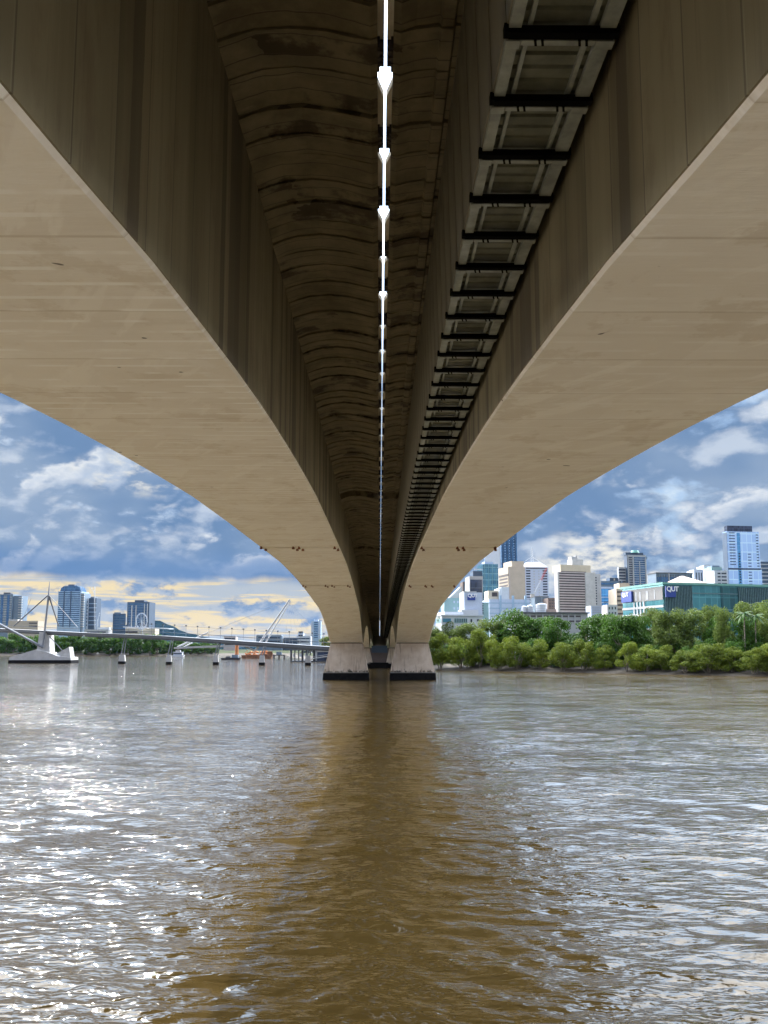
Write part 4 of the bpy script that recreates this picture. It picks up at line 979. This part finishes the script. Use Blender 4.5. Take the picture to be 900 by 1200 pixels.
# ------------------------------------------------------------------ footbridge with mast
FA, FB = W(57, 777.2), W(361, 779.8)
def fbp(x):
    """plan point of the footbridge on picture column x"""
    r = ray(x, 765); dd = (FB - FA); den = r.x * dd.y - r.y * dd.x
    t_ = (FA.x * dd.y - FA.y * dd.x) / den
    return Vector((r.x * t_, r.y * t_))
def fz(x, y): return CAM_Z + (762.2 - y) * fbp(x).y / 1000
DECK_X = [-30, 0, 50, 100, 145, 190, 240, 290, 340, 378, 400]
DECK_Y = [735.5, 737.2, 739.5, 742, 743.6, 745.5, 748.6, 752, 755.2, 757.6, 759]
def deck_z(x): return fz(x, float(np.interp(x, DECK_X, DECK_Y)))
fb = thing('footbridge', 'grey footbridge crossing the river with a mast and concrete boat shaped base', 'footbridge')
def ribbon(name, xs, dz0, dz1, half, m, parent, off=0.):
    nrm = Vector((-(FB - FA).y, (FB - FA).x)).normalized(); secs = []
    for x in xs:
        p = fbp(x); z = deck_z(x); a = p + nrm * (half + off); c = p + nrm * (-half + off)
        secs.append([(c.x, c.y, z + dz0), (a.x, a.y, z + dz0), (a.x, a.y, z + dz1), (c.x, c.y, z + dz1)])
    return mesh(name, *loft(secs), m, parent)
xs = list(range(-30, 401, 10))
ribbon('deck', xs, -.9, -.1, 2.2, 'grey_paint', fb); ribbon('deck_edge', xs, -.09, .10, 2.4, 'mid_grey_steel', fb); ribbon('edge_beam', xs, -1.45, -.91, 1.6, 'grey_paint', fb)
ribbon('handrail', xs, 1.35, 1.45, .05, 'mid_grey_steel', fb, -2.2); ribbon('handrail', xs, 1.35, 1.45, .05, 'mid_grey_steel', fb, 2.2)
ribbon('canopy', list(range(146, 206, 6)), 2.6, 2.9, 1.3, 'white_paint', fb)
ribbon('light_cable', list(range(146, 391, 7)), 3.9, 3.97, .035, 'mid_grey_steel', fb, -2.2)
# flat profile pieces at the mast pier, drawn in its own upright plane
def q3(x, y): p = fbp(57); return ((x - 57) * p.y / 1000, CAM_Z + (762.2 - y) * p.y / 1000)
base = thing('mast_pier', 'grey concrete boat shaped pier carrying the footbridge mast', 'pier', (fbp(57).x, fbp(57).y, 0)); 
base.parent = None
def prof(name, pts, y0, y1, m, par): return MB().prism([q3(*p) for p in pts][::-1], y0, y1).build(name, m, par)
prof('hull_foot', [(14.5, 779), (15.2, 773.3), (86.4, 773.3), (87.2, 779)], -3.4, 5.4, 'tide_black_concrete', base)
prof('hull', [(15.2, 773.3), (16, 770), (45, 761.4), (58, 764), (72, 769), (86, 770), (86.4, 773.3)], -3.2, 5.2, 'pale_concrete', base)
prof('tower', [(45, 762), (47.2, 741), (58, 742), (60.3, 766)], -1.6, 3.6, 'pale_concrete', base)
prof('prow', [(66.5, 766.5), (81.6, 758.2), (84, 770.3), (70, 770.2)], -1.2, 3.2, 'pale_concrete', base)
prof('ledge', [(59, 764.6), (72.5, 768.2), (72, 769.6), (59, 766.6)], -1.8, 3.8, 'white_paint', base)
def mem(name, a, c, r, m='mid_grey_steel', r2=None, dy=-2.6):
    (x0, z0), (x1, z1) = q3(*a), q3(*c); o = fbp(57)
    return MB().bar((o.x + x0, o.y + dy, z0), (o.x + x1, o.y + dy, z1), r, r2, 8).build(name, m, fb)
mem('mast', (53.2, 758.5), (57, 700), .42, r2=.42); mem('mast_tip', (57, 700), (57.4, 682.5), .40, r2=.08)
mem('strut', (53, 758.5), (-24, 719), .5)
mem('stay', (56.4, 698.5), (18, 734.5), .24, 'grey_paint'); mem('stay', (57.6, 699.5), (70.5, 735), .36, 'grey_paint', r2=.22); mem('stay', (58, 699), (92, 735.5), .14, 'pale_concrete'); mem('stay', (60, 746), (76, 763), .16); mem('stay', (37, 702), (28, 728), .07)
for i, x in enumerate((143, 198, 253, 307, 361)):
    p = W(x, [777.9, 778.7, 779, 779.6, 779.8][i]); zt_ = deck_z(x) - 1.3 - 0
    py_ = thing('footbridge_pylon', f'white pedestal with slanted steel legs under the footbridge, {ORD[i]} from the mast', 'pylon', (p.x, p.y, 0), 0, 'footbridge pylons')
    hw = 1.25 if i == 0 else .95; k = p.y / 1000
    MB().hexa([(-hw * 1.08, -.9, -1), (hw * 1.08, -.9, -1), (hw * 1.08, .9, -1), (-hw * 1.08, .9, -1)], [(-hw, -.85, .95), (hw, -.85, .95), (hw, .85, .95), (-hw, .85, .95)]).build('foot', 'tide_black_concrete', py_)
    MB().hexa([(-hw * .98, -.85, .95), (hw * .98, -.85, .95), (hw * .98, .85, .95), (-hw * .98, .85, .95)], [(-hw * .75, -.7, 3.3), (hw * .75, -.7, 3.3), (hw * .75, .7, 3.3), (-hw * .75, .7, 3.3)]).build('pedestal', 'pale_concrete', py_)
    MB().bar((-.45, 0, 3.2), (.6, 0, zt_), .22).build('leg', 'mid_grey_steel', py_); MB().bar((.45, .4, 3.2), (1.2, .4, zt_), .2).build('leg', 'mid_grey_steel', py_)
for i in range(18):
    x = 152 + 13.4 * i; p = fbp(x); z = deck_z(x)
    if x > 392: break
    lp = thing('lamp_post', f'slim lamp post on the footbridge deck, {ORD[i]} from the mast side', 'lamp post', (p.x, p.y - 2.25, z + .5), 0, 'footbridge lamp posts')
    MB().cyl(0, 0, 0, 3.6, .07, 6).build('pole', 'mid_grey_steel', lp); MB().box(-.28, .28, -.2, .2, 3.5, 3.85).build('lamp_head', 'grey_paint', lp)

# ------------------------------------------------------------------ beyond the footbridge: bridge with leaning twin mast
Yn = 640.
def q2(x, y): p = P(x, y, Yn); return p
nb = thing('cable_bridge', 'pale bridge with a leaning white twin mast and cables beyond the footbridge', 'bridge')
secs = []
for x in range(205, 396, 10):
    y = 759.8 - 3.4 * math.sin(math.pi * (x - 190) / 230); p = P(x, y, Yn)
    secs.append([(p.x, Yn - 3, p.z - .9), (p.x, Yn + 3, p.z - .9), (p.x, Yn + 3, p.z + .5), (p.x, Yn - 3, p.z + .5)])
mesh('deck', *loft([s[::-1] for s in secs]), 'grey_render', nb)
for (a, c, r, nm, off) in (((302, 757), (339.6, 702.5), .85, 'mast', 0), ((308, 757), (340, 703.5), .6, 'mast', 5), ((281, 754), (299, 763), .8, 'cranked_leg', 0), ((299, 763), (305, 755), .8, 'cranked_leg', 0), ((208, 758.5), (244, 741), .7, 'back_beam', 0), ((212, 759.5), (224, 753), .6, 'back_beam', 4)):
    p, q = q2(*a), q2(*c); p.y += off; q.y += off; MB().bar(p, q, r, r * .75, 8).build(nm, 'grey_render', nb)
for x in (334, 343, 352, 362, 372, 384): MB().bar(q2(339, 704), q2(x, 757), .07, n=4).build('cable', 'grey_render', nb)
MB().bar(q2(339, 703), q2(246, 741), .12, n=4).build('cable', 'grey_render', nb)

# ------------------------------------------------------------------ boats, barges, ferry landing
def wl(x, y): p = W(x, y); return p
p = wl(271, 773.2); bt = thing('work_boat', 'dark low work boat with a tall orange pile on deck', 'boat', (p.x, p.y, 0)); k = p.y / 1000
MB().hexa([(-10 * k, -2, -.4), (9 * k, -2, -.4), (9 * k, 2, -.4), (-8 * k, 2, -.4)], [(-11.5 * k, -2.2, 1.), (11.5 * k, -2.2, 1.2), (11.5 * k, 2.2, 1.2), (-11 * k, 2.2, 1.)]).build('hull', 'hull_dark', bt)
box('cabin', 'blue_grey_panel', bt, 1 * k, 8 * k, -1.4, 1.4, 1.05, 2.7); box('deck_gear', 'grey_paint', bt, -6 * k, -1 * k, -1, 1, 1.0, 1.8)
MB().cyl(5.5 * k, 1.9, .6, CAM_Z + 6.5 * k + 1.2, 2.1 * k, 14).build('pile', 'orange_rust', bt)
p = wl(303, 771.5); bt = thing('barge', 'rust red barge piled with scrap beside the dark work boat', 'barge', (p.x, p.y, 0)); k = p.y / 1000
MB().hexa([(-18 * k, -4, -.5), (15 * k, -4, -.5), (15 * k, 4, -.5), (-18 * k, 4, -.5)], [(-19 * k, -4, 2.), (17 * k, -4, 2.6), (17 * k, 4, 2.6), (-19 * k, 4, 2.)]).build('hull', 'rust_brown', bt)
rg = random.Random(4); b = MB()
for i in range(60):
    x = rg.uniform(-17, 15) * k; z = rg.uniform(1.6, 4.0); b.bar((x, rg.uniform(-3, 3), z), (x + rg.uniform(-3, 3), rg.uniform(-3, 3), z + rg.uniform(-.6, 1.2)), rg.uniform(.15, .5), n=5)
b.build('scrap_heap', 'orange_rust', bt)
box('guard_rail', 'rust_brown', bt, 11 * k, 17 * k, -4, -3.8, 2.6, 4.4)
p = wl(327, 772.5); jt = thing('jetty', 'dark timber dolphin platform on piles right of the rust red barge', 'jetty', (p.x, p.y, 0)); k = p.y / 1000
box('platform', 'grey_paint', jt, -7 * k, 7 * k, -2, 2, 2.0, 2.6); box('shelter', 'blue_grey_panel', jt, -3 * k, 3 * k, -1, 1, 2.6, 4.3)
for x in (-6, 0, 6): MB().cyl(x * k, 0, -1, 2.1, .5, 8).build('pile', 'hull_dark', jt)
p = wl(361, 776.); ft = thing('ferry_terminal', 'floating ferry landing with a dark glazed waiting room against the pier', 'ferry landing', (p.x, p.y + 14, 0)); k = (p.y + 14) / 1000
box('pontoon', 'grey_paint', ft, -23 * k, 30 * k, -4, 4, -.4, .5); box('roof', 'grey_paint', ft, -24 * k, 30 * k, -4.5, 4.5, 5.0, 5.4)
box('waiting_room', 'black_glass', ft, 8 * k, 24 * k, -3, 3, .5, 4.9); box('room_frame', 'white_paint', ft, 5 * k, 8 * k, -3.3, 3, .5, 5.0); box('room_frame', 'white_paint', ft, 8 * k, 24 * k, -3.3, -2.9, 4.3, 5.0)
for i in range(7): MB().cyl((-22 + 4.4 * i) * k, -3.5, -1 if i % 3 == 0 else .4, 5.05, .28 if i % 3 else .5, 8).build('post', 'grey_paint' if i % 3 else 'hull_dark', ft)
for i in range(3): box('notice_board', 'white_paint', ft, (-20 + 7 * i) * k, (-17 + 7 * i) * k, -3.7, -3.6, 2.2, 3.6)
m = MB(); m.bar((-6 * k, -4.2, .8), (24 * k, -4.2, 2.6), .28); m.bar((-6 * k, -4.2, 1.6), (24 * k, -4.2, 3.4), .12)
m.build('gangway', 'pale_concrete', ft)
p = wl(209, 769.8); fy = thing('ferry', 'small white passenger ferry moving along the far shore', 'ferry', (p.x, p.y, 0)); k = p.y / 1000
MB().hexa([(-6 * k, -2, -.3), (6 * k, -2, -.3), (6 * k, 2, -.3), (-6 * k, 2, -.3)], [(-6.5 * k, -2.2, 1.4), (7 * k, -2.2, 1.4), (7 * k, 2.2, 1.4), (-6.5 * k, 2.2, 1.4)]).build('hull', 'white_paint', fy)
box('cabin', 'cool_white_paint', fy, -5 * k, 5 * k, -1.7, 1.7, 1.4, 3.4); box('window', 'dark_window', fy, -4.6 * k, 4.6 * k, -1.8, -1.6, 2.0, 2.9); box('roof', 'white_paint', fy, -6 * k, 5.4 * k, -2, 2, 3.4, 3.8); box('upper_deck', 'grey_render', fy, -3 * k, 2.5 * k, -1.3, 1.3, 3.8, 5.2)
# two gulls low over the river by the mast pier
for (x, y, s_, lab) in ((98, 745.5, 1., 'white gull gliding below the footbridge deck right of the mast'), (114.5, 766, .9, 'white gull skimming the water in front of the far beach')):
    p = P(x, y, 300); gl = thing('gull', lab, 'bird', p, R(20))
    b = MB(); b.hexa([(-.45 * s_, -.06, -.05), (-.45 * s_, .06, -.05), (-.45 * s_, .06, .05), (-.45 * s_, -.06, .05)], [(.5 * s_, -.16, -.12), (.5 * s_, .16, -.12), (.5 * s_, .16, .14), (.5 * s_, -.16, .14)])
    for sg in (-1, 1):
        b.hexa([(-.1, sg * .1, 0), (.3, sg * .1, 0), (.3, sg * .1, .05), (-.1, sg * .1, .05)], [(-.05, sg * .7 * s_, .35), (.2, sg * .7 * s_, .35), (.2, sg * .7 * s_, .38), (-.05, sg * .7 * s_, .38)])
    b.build('body', 'white_paint', gl)

# ------------------------------------------------------------------ air
hm = bpy.data.materials.new('haze'); hm.use_nodes = True
t_ = NT(hm.node_tree); t_.n.remove(t_.n['Principled BSDF'])
pv = t_.node('ShaderNodeVolumePrincipled', {'Color': (.26, .50, 1., 1), 'Density': 6e-6, 'Anisotropy': 0.})
t_.l.new(pv.outputs[0], t_.n['Material Output'].inputs['Volume']); MATS['haze'] = hm
hz = MB().box(-12500, 12500, -12500, 12500, -10, 300).build('haze', 'haze'); hz['kind'] = 'stuff'
